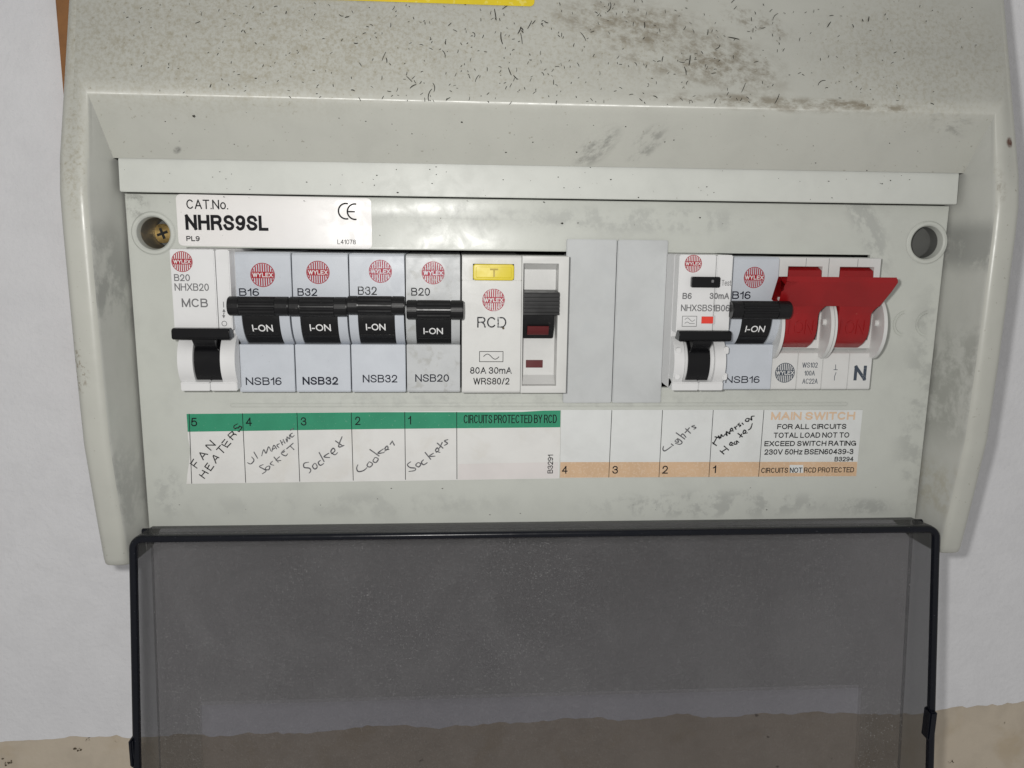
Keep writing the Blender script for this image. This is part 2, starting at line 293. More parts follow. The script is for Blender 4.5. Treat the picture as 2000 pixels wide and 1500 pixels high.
def text(parent, s, bx, d, mat, bold=0., rot=0, name='printed_text', warp=None, ext=0., lift=.05, t=None, gap=.17):
    """lettering fitted to its measured box (photo pixels) on the surface at depth d; bold 0..0.05 thickens the stroke"""
    t = t or .148 + bold * 2.6
    adv = []; x = 0
    for ch in s:
        if ch == ' ': x += .36; continue
        w_ = GL[ch][0] + t; adv.append((ch, x, w_)); x += w_ + gap - t * .25
    tot = x - gap + t * .25; x0, x1, z0, z1 = span(*bx, d); Lw, Hh = (z1 - z0, x1 - x0) if rot else (x1 - x0, z1 - z0)
    ux = Lw / tot; tm = t * min(Hh, ux * 1.15); bm = BM(); k = 0
    for ch, ax, w_ in adv:
        for st in GL[ch][1]:
            gw = max(w_ * ux - tm, 0); P = [(ax * ux + tm / 2 + u * gw, tm / 2 + v * (Hh - tm)) for u, v in st]
            closed = math.hypot(P[0][0] - P[-1][0], P[0][1] - P[-1][1]) < 1e-6
            if not closed:
                for i, j in ((0, 1), (-1, -2)):
                    ex, ey = P[i][0] - P[j][0], P[i][1] - P[j][1]; l = math.hypot(ex, ey) or 1; P[i] = (P[i][0] + ex / l * tm * .48, P[i][1] + ey / l * tm * .48)
            if warp: P = [tuple(p0[q] + (p1[q] - p0[q]) * i / 6 for q in (0, 1)) for p0, p1 in zip(P, P[1:]) for i in range(6)] + [P[-1]]
            P = [(x1 - b_, z0 + a_) if rot else (x0 + a_, z0 + b_) for a_, b_ in P]; n = len(P); A = []
            for i, (px, pz) in enumerate(P):
                p0, p1 = (P[i - 1] if i else (P[-2] if closed else P[0])), (P[i + 1] if i < n - 1 else (P[1] if closed else P[-1]))
                tx, tz = p1[0] - p0[0], p1[1] - p0[1]; l = math.hypot(tx, tz) or 1; ox, oz = -tz / l * tm / 2, tx / l * tm / 2
                A.append([(px + ox, pz + oz), (px - ox, pz - oz)])
            off = lift + .003 * (k % 4); k += 1
            V = [[bm.verts.new((q[0], (warp(*q) if warp else d) + off, q[1])) for q in pr] for pr in A]
            for p0, p1 in zip(V, V[1:]): bm.faces.new((p0[0], p1[0], p1[1], p0[1]))
            if ext:
                T = [[bm.verts.new((v.co.x, v.co.y + ext, v.co.z)) for v in pr] for pr in V]
                for i in range(len(V) - 1):
                    bm.faces.new((T[i][0], T[i + 1][0], T[i + 1][1], T[i][1]))
                    for q in (0, 1): bm.faces.new((V[i][q], V[i + 1][q], T[i + 1][q], T[i][q]))
                for i in (0, -1): bm.faces.new((V[i][0], V[i][1], T[i][1], T[i][0]))
    return part(name, bm, mat, parent, recalc=bool(ext))
def ribbon(bm, p, wd, d, taper=True):
    n = len(p); L, R_ = [], []
    for i, (x, z) in enumerate(p):
        a, b = p[max(i - 1, 0)], p[min(i + 1, n - 1)]; tx, tz = b[0] - a[0], b[1] - a[1]; l = math.hypot(tx, tz) or 1
        hw = wd / 2 * ((.55 + .45 * math.sin(math.pi * (i + .6) / (n + .2))) if taper else 1)
        ox, oz = -tz / l * hw, tx / l * hw; dd = d(x, z) if callable(d) else d
        L.append(bm.verts.new((x + ox, dd, z + oz))); R_.append(bm.verts.new((x - ox, dd, z - oz)))
    for i in range(n - 1): bm.faces.new((L[i], L[i + 1], R_[i + 1], R_[i]))
def strokes(parent, lst, org, sc, d, wd, mat, name='handwriting'):
    bm = BM()
    for k, st in enumerate(lst):
        p = [U(org[0] + x * sc, org[1] + y * sc, d) for x, y in st]
        ribbon(bm, smoothline([(q[0], q[2]) for q in p]), wd, d + .05 + .004 * (k % 9))
    return part(name, bm, mat, parent, recalc=False)
def logo(parent, px, py, rpx, d, mat='logo', tmat='logotext', n=9):
    c = U(px, py, d); R_ = rpx * (CAM[1] - d) / F * 1.0; x, z = c[0], c[2]; bm = BM()
    def ann(r0, r1):
        A = [bm.verts.new((a, d + .05, b)) for a, b in circ((x, z), r0, 48)]; B = [bm.verts.new((a, d + .05, b)) for a, b in circ((x, z), r1, 48)]
        for i in range(48): bm.faces.new((A[i], A[(i + 1) % 48], B[(i + 1) % 48], B[i]))
    ann(.93 * R_, R_); h = .27 * R_
    e = math.sqrt(.92 ** 2 - .27 ** 2) * R_
    sheet(bm, [(x - e, z - h), (x - .92 * R_, z), (x - e, z + h), (x + e, z + h), (x + .92 * R_, z), (x + e, z - h)], d + .05)
    bw = .05 * R_
    for i in range(n):
        o = (-.76 + 1.52 * i / (n - 1)) * R_; t = math.sqrt(max(.01, (.915 * R_) ** 2 - o * o))
        if t < h * 1.2: continue
        for s in (1, -1): sheet(bm, [(x + o - bw, z + s * (h + .02)), (x + o + bw, z + s * (h + .02)), (x + o + bw, z + s * (t - .02)), (x + o - bw, z + s * (t - .02))], d + .05)
    lg = part('logo', bm, mat, parent, recalc=False)
    text(lg, 'WYLEX', (px - rpx * .86, py - rpx * .19, px + rpx * .86, py + rpx * .19), d, tmat, .028, name='logo_lettering', lift=.08)
    return lg

# ---------------------------------------------------------------- the setting: wall
WD = -60.0
EZ = [0]
for _ in range(400): EZ.append(EZ[-1] * .9 + random.gauss(0, .45))
def edge_z(x): return -192 + (x - 100) * .010 + EZ[int((x + 420) / 2.5)]
bm = BM(); xs = [-420 + i * 2.5 for i in range(385)]
top = [(xs[-1], 330), (xs[0], 330)]
prism(bm, [(x, edge_z(x)) for x in xs] + top, 'd', WD - 1.4, WD, 0)
o = part('wall', bm, 'wall', None, loc=(100, WD, -190)); o['kind'] = 'structure'; o['label'] = 'white painted plaster wall behind the unit'
bm = BM(); box(bm, -420, 540, WD - 12, WD - 1.6, -420, 330)
o = part('wall_bare_plaster', bm, 'beige', None, loc=(100, WD, -420)); o['kind'] = 'structure'; o['label'] = 'bare beige plaster below the ragged paint edge'
bm = BM(); box(bm, -59.4, 299, WD + .3, WD + 6, -60, 150, .8)
tag(part('wooden_backboard', bm, 'wood', None, loc=(118, WD + 3, -60)), 'brown varnished wooden board behind the upper corner of the unit', 'board')
bm = BM()
for (px, py, s) in ((148, 1462, .8), (14, 1488, .8), (172, 1441, .35), (1858, 1488, .4)):
    for k in range(9):
        c = U(px + random.gauss(0, 7 * s), py + random.gauss(0, 5 * s), WD - 1.6); r = random.uniform(.15, .6) * s; a = random.random() * 180
        prism(bm, [(c[0] + r * random.uniform(.5, 1.2) * math.cos(math.radians(a + t)), c[2] + r * random.uniform(.5, 1.2) * math.sin(math.radians(a + t))) for t in range(0, 360, 60)], 'd', c[1] - .1, c[1] + .35)
tag(part('wall_grime', bm, 'grime', None, loc=(-60, WD, -190)), 'brown crumbs of grime at the ragged paint edge', kind='stuff')

# ---------------------------------------------------------------- consumer unit enclosure
unit = thing('consumer_unit', 'grey plastic electrical consumer unit with raised hood and smoked flap hanging open', 'fuse box', (119.5, WD, -82))
CX = 119.4; HIN = 138.7; HRI = 141.0; HOUT = 149.6
def prof(z):
    P = [(-84, 12.0), (-78, 13.4), (-60, 16.6), (-38, 20.2), (-10, 21.2), (30, 21.6), (40, 21.4), (66, 16.6), (95, 7.2), (118, -2), (130, -8)]
    for (a, b), (c, e) in zip(P, P[1:]):
        if z <= c: return b + (e - b) * (z - a) / (c - a)
    return P[-1][1]
# cross-section: (side offset from centre, top z, kind)
NA = 9
def section():
    az, ad = 70.2, prof(70.2) + .5; k0 = 3.4 / (az - 51.2)                       # the hood's brow: slope and panel meet in a soft fillet
    P0, P2 = (az - 3.4, ad - (ad - 5.0) * k0), (az + 3.4, prof(az + 3.4))
    zq = P0[0] - .4; s = [(HIN + .2, 51.2, 'b', -4.0, 5.0), (HRI - .4, zq, 'f', -3.4, 5.0 + (zq - 51.2) * (ad - 5.0) / (az - 51.2) - prof(zq))]
    for i in range(NA):
        a = math.radians(90 * i / (NA - 1)); r = 2.9
        q = i / (NA - 1); bz_ = (1 - q) ** 2 * P0[0] + 2 * q * (1 - q) * az + q * q * P2[0]; bd_ = (1 - q) ** 2 * P0[1] + 2 * q * (1 - q) * ad + q * q * P2[1]
        s.append((HRI - .2 + r * (1 - math.cos(a)), bz_, 'f', -r * (1 - math.sin(a)), bd_ - prof(bz_)))
    s.append(((HRI + HOUT) / 2, 90, 'f', .12, .0)); r = 2.8
    for i in range(NA):
        a = math.radians(90 * i / (NA - 1)); s.append((HOUT - r + r * math.sin(a), 116 + r * math.sin(a), 'f', -r * (1 - math.cos(a)), -r * (1 - math.cos(a))))
    s.append((HOUT + 1.0, 120, 'b', -58, -58)); return s
SEC = section()
bm = BM(); rings = []
zst = [-81.6, -81, -79, -70, -60, -50, -38, -24, -10, 10, 30, 36, 40, 44, 50]
def ring_side(sgn, z):
    rg = []; sh = 1.0
    ins = {-81.6: .8, -81: .25}.get(z, 0)
    for (sx, tz, k, ds, dt) in SEC:
        d = ds if k == 'b' else prof(z) + ds - ins
        x = min(max(sx, HIN + ins * .6), HOUT - ins * .6) if ins else sx
        rg.append(bm.verts.new((CX + sgn * x, d, z)))
    return rg
def ring_corner(sgn):
    rg = []
    for (sx, tz, k, ds, dt) in SEC:
        d = dt if k == 'b' else prof(tz) + dt
        rg.append(bm.verts.new((CX + sgn * sx, d, tz)))
    return rg
rings = [ring_side(-1, z) for z in zst] + [ring_corner(-1)]
rc = ring_corner(1); rings.append(rc); rings += [ring_side(1, z) for z in zst[::-1]]
for ra, rb in zip(rings, rings[1:]):
    for k in range(len(SEC) - 1):
        f = bm.faces.new((ra[k], ra[k + 1], rb[k + 1], rb[k])); f.material_index = 0
for q in (rings[0], rings[-1]): bm.faces.new(q)
nside = len(zst)
lid = part('lid_hood', bm, 'lid', unit, 50, mats=['lid', 'inner'])
for i, pl in enumerate(lid.data.polygons):                      # inner cheeks of the arms carry their own smears
    c = pl.center * 1000 + rootloc(unit) * 1000
    if abs(pl.normal.x) > .85 and abs(c.x - CX) < HRI + .6: pl.material_index = 1
# lip band under the hood
bm = BM(); prism(bm, [(.45, 40.9), (5.0, 40.95), (4.4, 51.4), (.45, 51.4)], 'x', -18.4, 257.2, .25, 2); part('hood_lip', bm, 'band', unit)
# base box behind
bm = BM(); box(bm, -20, 259, -58.5, -46, -73.5, 112, .5); box(bm, -20, 259, -46, -4.2, -74.5, -71.5, .4); part('back_box', bm, 'plate', unit)
bm = BM(); box(bm, -14, 254, -45, -44, -66, 45); part('dark_interior', bm, 'dark', unit)
# front plate with device opening and two screw wells
PX0, PX1, PZ0, PZ1 = -19.0, 257.8, -73.4, 40.6
HL, HR = (-10.6, 28.05), (250.9, 28.0)
plate = part('front_plate', curve_plate([[(PX0, PZ0), (PX1, PZ0), (PX1, PZ1), (PX0, PZ1)], [(-.4, -23.2), (231.2, -23.2), (231.2, 23.5), (-.4, 23.5)],
                                         circ(HL, 5.5, 48), circ(HR, 5.9, 48)], -2.4, 0, .45), 'plate', unit)
for c, r, dep in ((HL, 5.5, -17), (HR, 5.9, -7)):
    bm = BM(); n = 48
    rr = [(r + 1.5, .12), (r + 1.1, .55), (r + .3, .6), (r - .15, .2), (r - .4, -1.2), (r - .5, -2.6)]
    R_ = [[bm.verts.new((a, d, b)) for a, b in circ(c, q, n)] for q, d in rr]
    for A, B in zip(R_, R_[1:]):
        for i in range(n): bm.faces.new((A[i], A[(i + 1) % n], B[(i + 1) % n], B[i]))
    wl = part('screw_well', bm, 'plate', plate, recalc=False)
    bm = BM(); rr = [(r - .5, -2.6), (r - .55, dep), (.01, dep)]; R_ = [[bm.verts.new((a, d, b)) for a, b in circ(c, q, n)] for q, d in rr]
    for A, B in zip(R_, R_[1:]):
        for i in range(n): bm.faces.new((A[i], A[(i + 1) % n], B[(i + 1) % n], B[i]))
    part('well_bore', bm, 'bore', wl, recalc=False)
bm = BM(); sc_ = U(319, 456, -15); c = (sc_[0] - .4, sc_[2]); n = 32
disc(bm, 'd', c, 3.3, -17.2, -15.2, n, .4); sw = part('fixing_screw', bm, 'brass', unit)
bm = BM()
for a in (20, 110):
    ca, sa = math.cos(math.radians(a)), math.sin(math.radians(a)); l, hw = 1.9, .45
    prism(bm, [(c[0] + ca * u - sa * v, c[1] + sa * u + ca * v) for u, v in ((-l, -hw), (l, -hw), (l, hw), (-l, hw))], 'd', -15.4, -15.12 if a == 20 else -15.1)
part('screw_slot', bm, 'dark', sw)
x0, x1, z0, z1 = span(450, 793, 1655, 803, 0)
part('moulded_rib', curve_plate([rrect(x0, x1, -28.9 - 1.2, -28.9 + .3, .7), rrect(x0 + .22, x1 - .22, -28.9 - .98, -28.9 + .08, .5)], -.2, .22, .05), 'plate', plate)
part('rib_infill', curve_plate([rrect(x0 + .3, x1 - .3, -28.9 - .9, -28.9 + .0, .4)], -.2, .12, .03), 'plate', plate)
for s_, px in (('C', 1756), ('E', 1800)):                        # moulded approval mark
    bm = BM(); cc = U(px + 3, 632, 0); r = 4.55
    for q, w_ in ((circ((cc[0] + 1.8, cc[2]), r, 26, 100, 260), .32), (circ((cc[0] + 1.8, cc[2]), r - .95, 26, 100, 260), .32)):
        pts = q; n = len(pts)
        A = []
        for i, (x, z) in enumerate(pts):
            vx, vz = x - cc[0] - 1.8, z - cc[2]; l = math.hypot(vx, vz); vx /= l; vz /= l
            A.append([bm.verts.new((x + vx * o_, d_, z + vz * o_)) for o_, d_ in ((-w_ / 2, -.05), (-w_ / 3, .42), (w_ / 3, .42), (w_ / 2, -.05))])
        for P0, P1 in zip(A, A[1:]):
            for k in range(3): bm.faces.new((P0[k], P0[k + 1], P1[k + 1], P1[k]))
    if s_ == 'E':
        box(bm, cc[0] - 2.2, cc[0] + .9, -.05, .22, cc[2] + .25, cc[2] + .5, .05); box(bm, cc[0] - 2.2, cc[0] + .9, -.05, .22, cc[2] - .5, cc[2] - .25, .05)
    part('moulded_letter', bm, 'plate', plate)
# smoked flap, hanging open below the plate: a shallow tray seen from its inside
def fl(z): return (-75.0 - z) * .0915                            # floor
def rm(z): return 15.4 + (-70.5 - z) * .144                      # rim
CXL, CXR, CZT, CZB, TH = -20.1, 258.3, -72.2, -192, 2.3
flap = None
zw = -136.4; wx0, wx1 = -3.0, 239.2
def slab(bm, x0, x1, z0, z1, t0=0., t1=2.2): prism(bm, [(fl(z0) + t0, z0), (fl(z0) + t1, z0), (fl(z1) + t1, z1), (fl(z1) + t0, z1)], 'x', x0, x1, .12, 1)
fx0, fx1, fz0, fz1 = CXL + TH + .02, CXR - TH - .02, CZB + TH, CZT - TH
def pts_at(bm, pl, t): return [bm.verts.new((x, fl(z) + t, z)) for x, z in pl]
bm = BM(); ub = [(fx0, fz0), (wx0, fz0), (wx0, zw), (wx1, zw), (wx1, fz0), (fx1, fz0), (fx1, zw), (fx1, fz1), (fx0, fz1), (fx0, zw)]
for t in (0, 2.2):
    v = pts_at(bm, ub, t); bm.faces.new((v[0], v[1], v[2], v[9])); bm.faces.new((v[9], v[2], v[3], v[6], v[7], v[8])); bm.faces.new((v[3], v[4], v[5], v[6]))
flap = part('flap', bm, 'smoke', unit, recalc=False); flap['label'] = 'smoked translucent flap hanging open below the plate'
bm = BM()
for t in (0, 2.2): bm.faces.new(pts_at(bm, [(wx0, fz0), (wx1, fz0), (wx1, zw), (wx0, zw)], t))
part('clear_window', bm, 'smokeclear', flap, recalc=False)
for x0, x1 in ((CXL, CXL + TH), (CXR - TH, CXR)):
    bm = BM(); prism(bm, [(fl(CZT), CZT - 3.0), (rm(CZT) - 2.2, CZT - 1.2), (rm(CZB) - 2.2, CZB), (fl(CZB), CZB)], 'x', x0, x1, .1, 1); part('flap_side', bm, 'smokeside', flap)
bm = BM(); prism(bm, [(0.3, CZT), (rm(CZT) - 2.2, CZT + 1.7), (rm(CZT) - 2.2, CZT + .2), (.3, CZT - 1.6)], 'x', CXL + TH + .1, CXR - TH - .1, .1, 1); part('flap_top', bm, 'smokeside', flap)
bm = BM(); prism(bm, [(fl(CZB), CZB), (rm(CZB), CZB), (rm(CZB), CZB + TH), (fl(CZB), CZB + TH)], 'x', CXL + TH + .1, CXR - TH - .1, .1, 1); part('flap_bottom', bm, 'smokeside', flap)
# dark polished rim: a U of bars with rounded upper corners
bm = BM()
RSEC = ((0, -2.2), (0, -1.1), (.12, -.6), (.4, -.2), (.8, -.03), (1.17, .03), (1.55, -.03), (1.95, -.2), (2.23, -.6), (2.35, -1.1), (2.35, -2.2)); NS = len(RSEC)
def rimsec(x, z, nx, nz):
    o = []
    for s, dd in RSEC: o.append((x - nx * s, rm(z) + dd, z - nz * s))
    return o
path = [(CXL, CZB, -1, 0), (CXL, -150, -1, 0), (CXL, -100, -1, 0), (CXL, -78, -1, 0)]
rr_ = 4.0; ztop = CZT + 1.9
for i in range(7):
    a = math.radians(180 - 90 * i / 6); path.append((CXL + rr_ + rr_ * math.cos(a), ztop - rr_ + rr_ * math.sin(a), math.cos(a), math.sin(a)))
for x in (40, 119, 200): path.append((x, ztop, 0, 1))
for i in range(7):
    a = math.radians(90 - 90 * i / 6); path.append((CXR - rr_ + rr_ * math.cos(a), ztop - rr_ + rr_ * math.sin(a), math.cos(a), math.sin(a)))
path += [(CXR, -78, 1, 0), (CXR, -100, 1, 0), (CXR, -150, 1, 0), (CXR, CZB, 1, 0)]
rg = [[bm.verts.new(c) for c in rimsec(*p)] for p in path]
for A, B in zip(rg, rg[1:]):
    for k in range(NS): bm.faces.new((A[k], A[(k + 1) % NS], B[(k + 1) % NS], B[k]))
bm.faces.new(rg[0]); bm.faces.new(rg[-1]); part('flap_rim', bm, 'smokeedge', flap, 40)
for px, py0, py1, x0, x1 in ((257, 1440, 1492, CXL - .7, CXL + .7), (1830, 1385, 1440, CXR - 3.0, CXR - .3)):
    za, zb = U(px, py1, 24)[2], U(px, py0, 24)[2]; bm = BM(); box(bm, x0, x1, rm((za + zb) / 2) - 4, rm((za + zb) / 2) + .6, za, zb, .5); part('flap_catch', bm, 'smokeedge', flap)
for sx in (CXL - .2, CXR - 4.3):
    bm = BM(); disc(bm, 'x', (4, -72.6), 1.0, sx + .6, sx + 3.9, 20, .3); part('hinge_pin', bm, 'smokeedge', flap)

# ---------------------------------------------------------------- small breakers with a roller toggle
def roller_breaker(L, top, bot, bar, drum, lg, up, upt, lowr, lowt, ion, label, D=11.0, body='nsb', worn=False, boldlow=0.):
    (l0, r0), (l1, r1) = L
    x0 = (U(l0, 495, D)[0] + U(l1, 766, D)[0]) / 2 + .2; x1 = (U(r0, 497, D)[0] + U(r1, 766, D)[0]) / 2 - .2
    xm = (l0 + r0) / 2; zt = U(xm, top, D)[2]; zb = U(xm, bot, D)[2]
    t = thing('circuit_breaker', label, 'breaker', ((x0 + x1) / 2, -20, zb), 'small breakers with black roller toggles')
    bz = U((bar[0] + bar[2]) / 2, (bar[1] + bar[3]) / 2, 21)[2]; zu = bz + .8; zl = U(xm, 673, D)[2]
    bm = BM(); prism(bm, [(-25, zb), (D - .3, zb), (D, zb + .4), (D, zl), (3, zl + .3), (3, zu), (D, zu), (D, zt - .7), (D - .7, zt), (-25, zt)], 'x', x0, x1, .18, 2)
    part('body', bm, body, t)
    cz, cc = 4.0, 3.4; Rc = 12.0
    dx0 = U(drum[0], 650, 14)[0]; dx1 = U(drum[1], 650, 14)[0]
    for a, b in ((x0 + .1, dx0 - .08), (dx1 + .08, x1 - .1)):
        bm = BM(); prism(bm, [(2.8, zl + .15)] + circ((cc, cz), Rc, 30, -68, 12) + [(2.8, zu - .2)], 'x', a, b, .2, 2); part('toggle_cheek', bm, body, t)
    bm = BM(); prism(bm, [(2.5, zl + .2)] + circ((cc, cz), Rc - .45, 30, -70, 12) + [(2.5, zu - .3)], 'x', dx0, dx1, .1, 1)
    tg = part('toggle_drum', bm, 'black', t)
    bx0, bx1 = U(bar[0], (bar[1] + bar[3]) / 2, 20)[0], U(bar[2], (bar[1] + bar[3]) / 2, 20)[0]
    hz = (U(xm, bar[1], 21)[2] - U(xm, bar[3], 21)[2]) / 2; w_ = bx1 - bx0; dcen = 19.0
    bm = BM(); ga, gb = bx0 + .19 * w_, bx0 + .77 * w_
    for a, b in ((bx0, ga), (gb, bx1)): prism(bm, circ((dcen, bz), hz, 28), 'x', a, b, .3, 2)
    pf = []
    for k in range(72):
        rr = hz * (1.0 if (k // 3) % 2 else .90); an = 2 * math.pi * k / 72; pf.append((dcen + rr * math.cos(an), bz + rr * math.sin(an)))
    prism(bm, pf, 'x', ga, gb)
    prism(bm, [(9, bz - 4), (dcen - 1, bz - 2.2), (dcen - 1, bz + 1.5), (9, bz + 2)], 'x', dx0 + .3, dx1 - .3, .2, 1)
    rb = part('toggle_roller', bm, 'black', t)
    bm = BM(); disc(bm, 'x', (dcen, bz), hz * .28, bx0 - .04, bx0 + .3, 16); part('roller_bore', bm, 'dark', rb)
    text(tg, ion[0], ion[1], cc + Rc - 1.5, 'iontext', .004, warp=lambda x, z: cc + math.sqrt(max(1, (Rc - .45) ** 2 - (z - cz) ** 2)))
    # grooved line low on the drum
    zg = U(xm, ion[1][3] + 8, 12)[2]; bm = BM(); dg = cc + math.sqrt((Rc - .45) ** 2 - (zg - cz) ** 2)
    box(bm, dx0 + .2, dx1 - .2, dg - 1, dg + .12, zg - .12, zg + .12, .08); part('drum_ridge', bm, 'black_gloss', tg)
    logo(t, *lg, D, 'logo_worn' if worn else 'logo', 'nsb' if worn else 'logotext')
    text(t, up, upt, D, 'ink_worn' if worn else 'inkb', .004); text(t, lowr, lowt, D, 'inkb', boldlow)
    return t
roller_breaker(((456, 569.6), (466, 576.7)), 493, 766, (445, 580, 564, 618), (476, 548), (513, 537, 23), 'B16', (467, 563, 506, 578), 'NSB16', (480, 737, 550, 752), ('I-ON', (492.5, 634, 532.7, 648)),
               'blue-grey breaker marked B16, NSB16, beside the white MCB')
roller_breaker(((569.6, 682), (576.7, 685)), 495, 766, (565, 580.6, 678, 619.6), (589, 661), (621, 532, 22), 'B32', (581, 563, 619.5, 578), 'NSB32', (591, 736, 660.5, 751.5), ('I-ON', (605, 633, 646, 647)),
               'blue-grey breaker with bold NSB32 print and crisp red logo', boldlow=.018)
roller_breaker(((682, 793), (685, 791.7)), 496, 766, (678.5, 579, 790, 616.5), (701, 771.6), (743, 530, 22), 'B32', (699, 559.6, 736, 576), 'NSB32', (708.5, 732, 776, 747), ('I-ON', (714.7, 632, 753, 645.5)),
               'blue-grey breaker marked NSB32 with a worn, blurred red logo', worn=True)
roller_breaker(((793, 901), (791.7, 899)), 498, 766, (794, 587, 905, 625.6), (813, 881), (846, 533, 22), 'B20', (803, 562, 840, 577.6), 'NSB20', (811, 731, 877, 745.6), ('I-ON', (827, 640.5, 865, 653.7)),
               'dusty grey breaker marked NSB20 beside the RCD with yellow button', body='nsb_worn', worn=True)
roller_breaker(((1427, 1524), (1409, 1506)), 502, 761, (1429, 588.5, 1544, 624.7), (1445, 1504), (1473, 542, 21), 'B16', (1430, 569, 1466, 584), 'NSB16', (1417, 734.6, 1483.6, 748), ('I-ON', (1456, 636, 1493.7, 649)),
               'blue-grey breaker marked B16 between the RCBO and the red main switch')

# ---------------------------------------------------------------- white MCB with lever toggle
def lever_breaker(name, label, x0, x1, D, splits, zu, zt, zb, levz, drumx, cheeks, studs, kind):
    t = thing(name, label, 'breaker', ((x0 + x1) / 2, -20, zb))
    bm = BM(); box(bm, x0, splits - .12, D - 6, D, zu, zt, .3); box(bm, splits + .1, x1, D - 6, D - .12, zu, zt, .3); face = part('front_face', bm, 'white', t)
    bm = BM(); box(bm, x0 + .05, x1 - .05, -25, D - 6.3, zb + .1, zt - .1, .3); part('body', bm, 'white', t)
    cz = (zu + zb) / 2 - .6; R_ = (zu - zb) / 2 - .4; cc = D - R_ - .5
    bm = BM(); prism(bm, [(4, zb), (D - 2.2, zb), (D - 2.0, zb + 2.7), (D - 4.5, zb + 3.6), (4, zb + 3.6)], 'x', x0 + .1, (x0 + x1) / 2 + .3, .25, 2)
    prism(bm, [(4, zb), (D - 2.3, zb), (D - 2.1, zb + 2.7), (D - 4.5, zb + 3.5), (4, zb + 3.5)], 'x', (x0 + x1) / 2 + .42, x1 - .1, .25, 2); part('foot', bm, 'white', t)
    for a, b in cheeks:
        bm = BM(); prism(bm, [(5, cz - R_ + .8)] + circ((cc, cz), R_, 30, -75, 70) + [(5, cz + R_ - .6)], 'x', a, b, .35, 2); ck = part('toggle_cheek', bm, 'white', t)
        if studs:
            inner = b if a < (x0 + x1) / 2 else a; s = 1 if inner == b else -1
            bm = BM(); prism(bm, [(5, cz - R_ + 2.2)] + circ((cc, cz), R_ - 1.5, 26, -70, 62) + [(5, cz + R_ - 2.2)], 'x', min(inner - s * .3, inner + s * 1.5), max(inner - s * .3, inner + s * 1.5), .3, 2); part('cheek_ring', bm, 'white', ck)
            for k, (dd, zz) in enumerate(studs):
                bm = BM(); xo = a if s > 0 else b
                if s > 0: disc(bm, 'd', (a + 1.3, zz), 1.0, dd - 3, dd, 14, .25)
                else: box(bm, b - .6, b + 1.0, dd - 4, dd - .6, zz - 1.2, zz + 1.2, .3)
                part('stud', bm, 'white', ck)
    bm = BM(); prism(bm, [(4, cz - R_)] + circ((cc, cz), R_ - .9, 30, -80, 70) + [(4, cz + R_)], 'x', drumx[0], drumx[1], .12, 1)
    prism(bm, [(cc, cz + 2), (cc + R_ - 1.2, cz + 4.2), (D + 2.2, levz[0] + .3), (D + 2.2, levz[1] - .5), (cc, levz[1] - .3)], 'x', drumx[0] + .6, drumx[1] - .6, .15, 1)
    tg = part('toggle', bm, 'black_gloss', t)
    bm = BM(); prism(bm, [(D - 2, levz[0] + .2), (D + 3.0, levz[0]), (D + 3.6, levz[0] + .6), (D + 3.6, levz[1] - .7), (D + 2.9, levz[1]), (D + .2, levz[1])], 'x', x0 + .15, x1 - .15, .2, 2); part('toggle_bar', bm, 'black_gloss', tg)
    return t, face
D1 = 18.0
zu = U(391, 645, D1)[2]; levz = (U(391, 664, 21.4)[2], U(391, 642, 21.4)[2])
b20, fc = lever_breaker('circuit_breaker', 'white breaker marked MCB, NHXB20, below the screw and catalogue label', .1, 17.9, D1, 13.6, zu, 23.5, -21.2, levz, (5.0, 13.1), ((.1, 4.8), (13.3, 17.85)), None, 0)
logo(b20, 355.5, 511, 19.5, D1)
text(b20, 'B20', (340, 535.5, 371, 549), D1, 'inkg', .008); text(b20, 'NHXB20', (341, 553.5, 408, 568), D1, 'inkg', .008); text(b20, 'MCB', (355, 583, 406, 600), D1, 'inkg', .004)
bm = BM(); p = U(436.5, 595, D1); sheet(bm, [(p[0] - .12, p[2] - .9), (p[0] + .12, p[2] - .9), (p[0] + .12, p[2] + .9), (p[0] - .12, p[2] + .9)], D1 - .07)
for s, py in ((1, 603), (-1, 622)):
    q = U(437, py, D1); sheet(bm, [(q[0] - .5, q[2] - s * 1.0), (q[0] + .5, q[2] - s * 1.0), (q[0], q[2])], D1 - .07); sheet(bm, [(q[0] - .08, q[2] - s * 1.0), (q[0] + .08, q[2] - s * 1.0), (q[0] + .08, q[2] - s * 1.7), (q[0] - .08, q[2] - s * 1.7)], D1 - .068)
q = U(438, 632, D1); ribbon(bm, circ((q[0], q[2]), .75, 24, 0, 359), .2, D1 - .066, False); part('switch_symbols', bm, 'inkg', b20, recalc=False)
# RCBO
x0, x1 = 159.05, 176.55; zu = U(1380, 651, D1)[2]; levz = (U(1380, 667, 21.4)[2], U(1380, 647, 21.4)[2])
czr = (zu - 21.2) / 2
rcbo, fc = lever_breaker('residual_current_breaker', 'white RCBO with black test slot and small red window beside the blank covers', x0, x1, D1, 171.2, zu, 23.5, -21.2, levz, (164.0, 171.4), ((x0 + .1, 162.6), (172.8, x1 - .1)), ((17.3, czr + 3.9), (17.3, czr - 4.9)), 1)
logo(rcbo, 1354, 515, 17.2, D1)
a, b, c, e = span(1352, 541, 1408, 562, D1 + 2)
bm = BM(); box(bm, a, b, D1 - 2, D1 + 1.6, c, e, .25); bt = part('test_button', bm, 'black_gloss', rcbo)
bm = BM(); box(bm, b - 3.0, b - 2.2, D1 + 1, D1 + 1.85, (c + e) / 2 - .1, (c + e) / 2 + .8, .1); part('button_nib', bm, 'inkg', bt)
text(rcbo, 'Test', (1409.5, 547, 1428, 558), D1, 'inkg', .004); text(rcbo, 'B6', (1333, 572, 1351, 584), D1, 'inkg', .022); text(rcbo, '30mA', (1386, 572, 1424, 584), D1, 'inkg', .022)
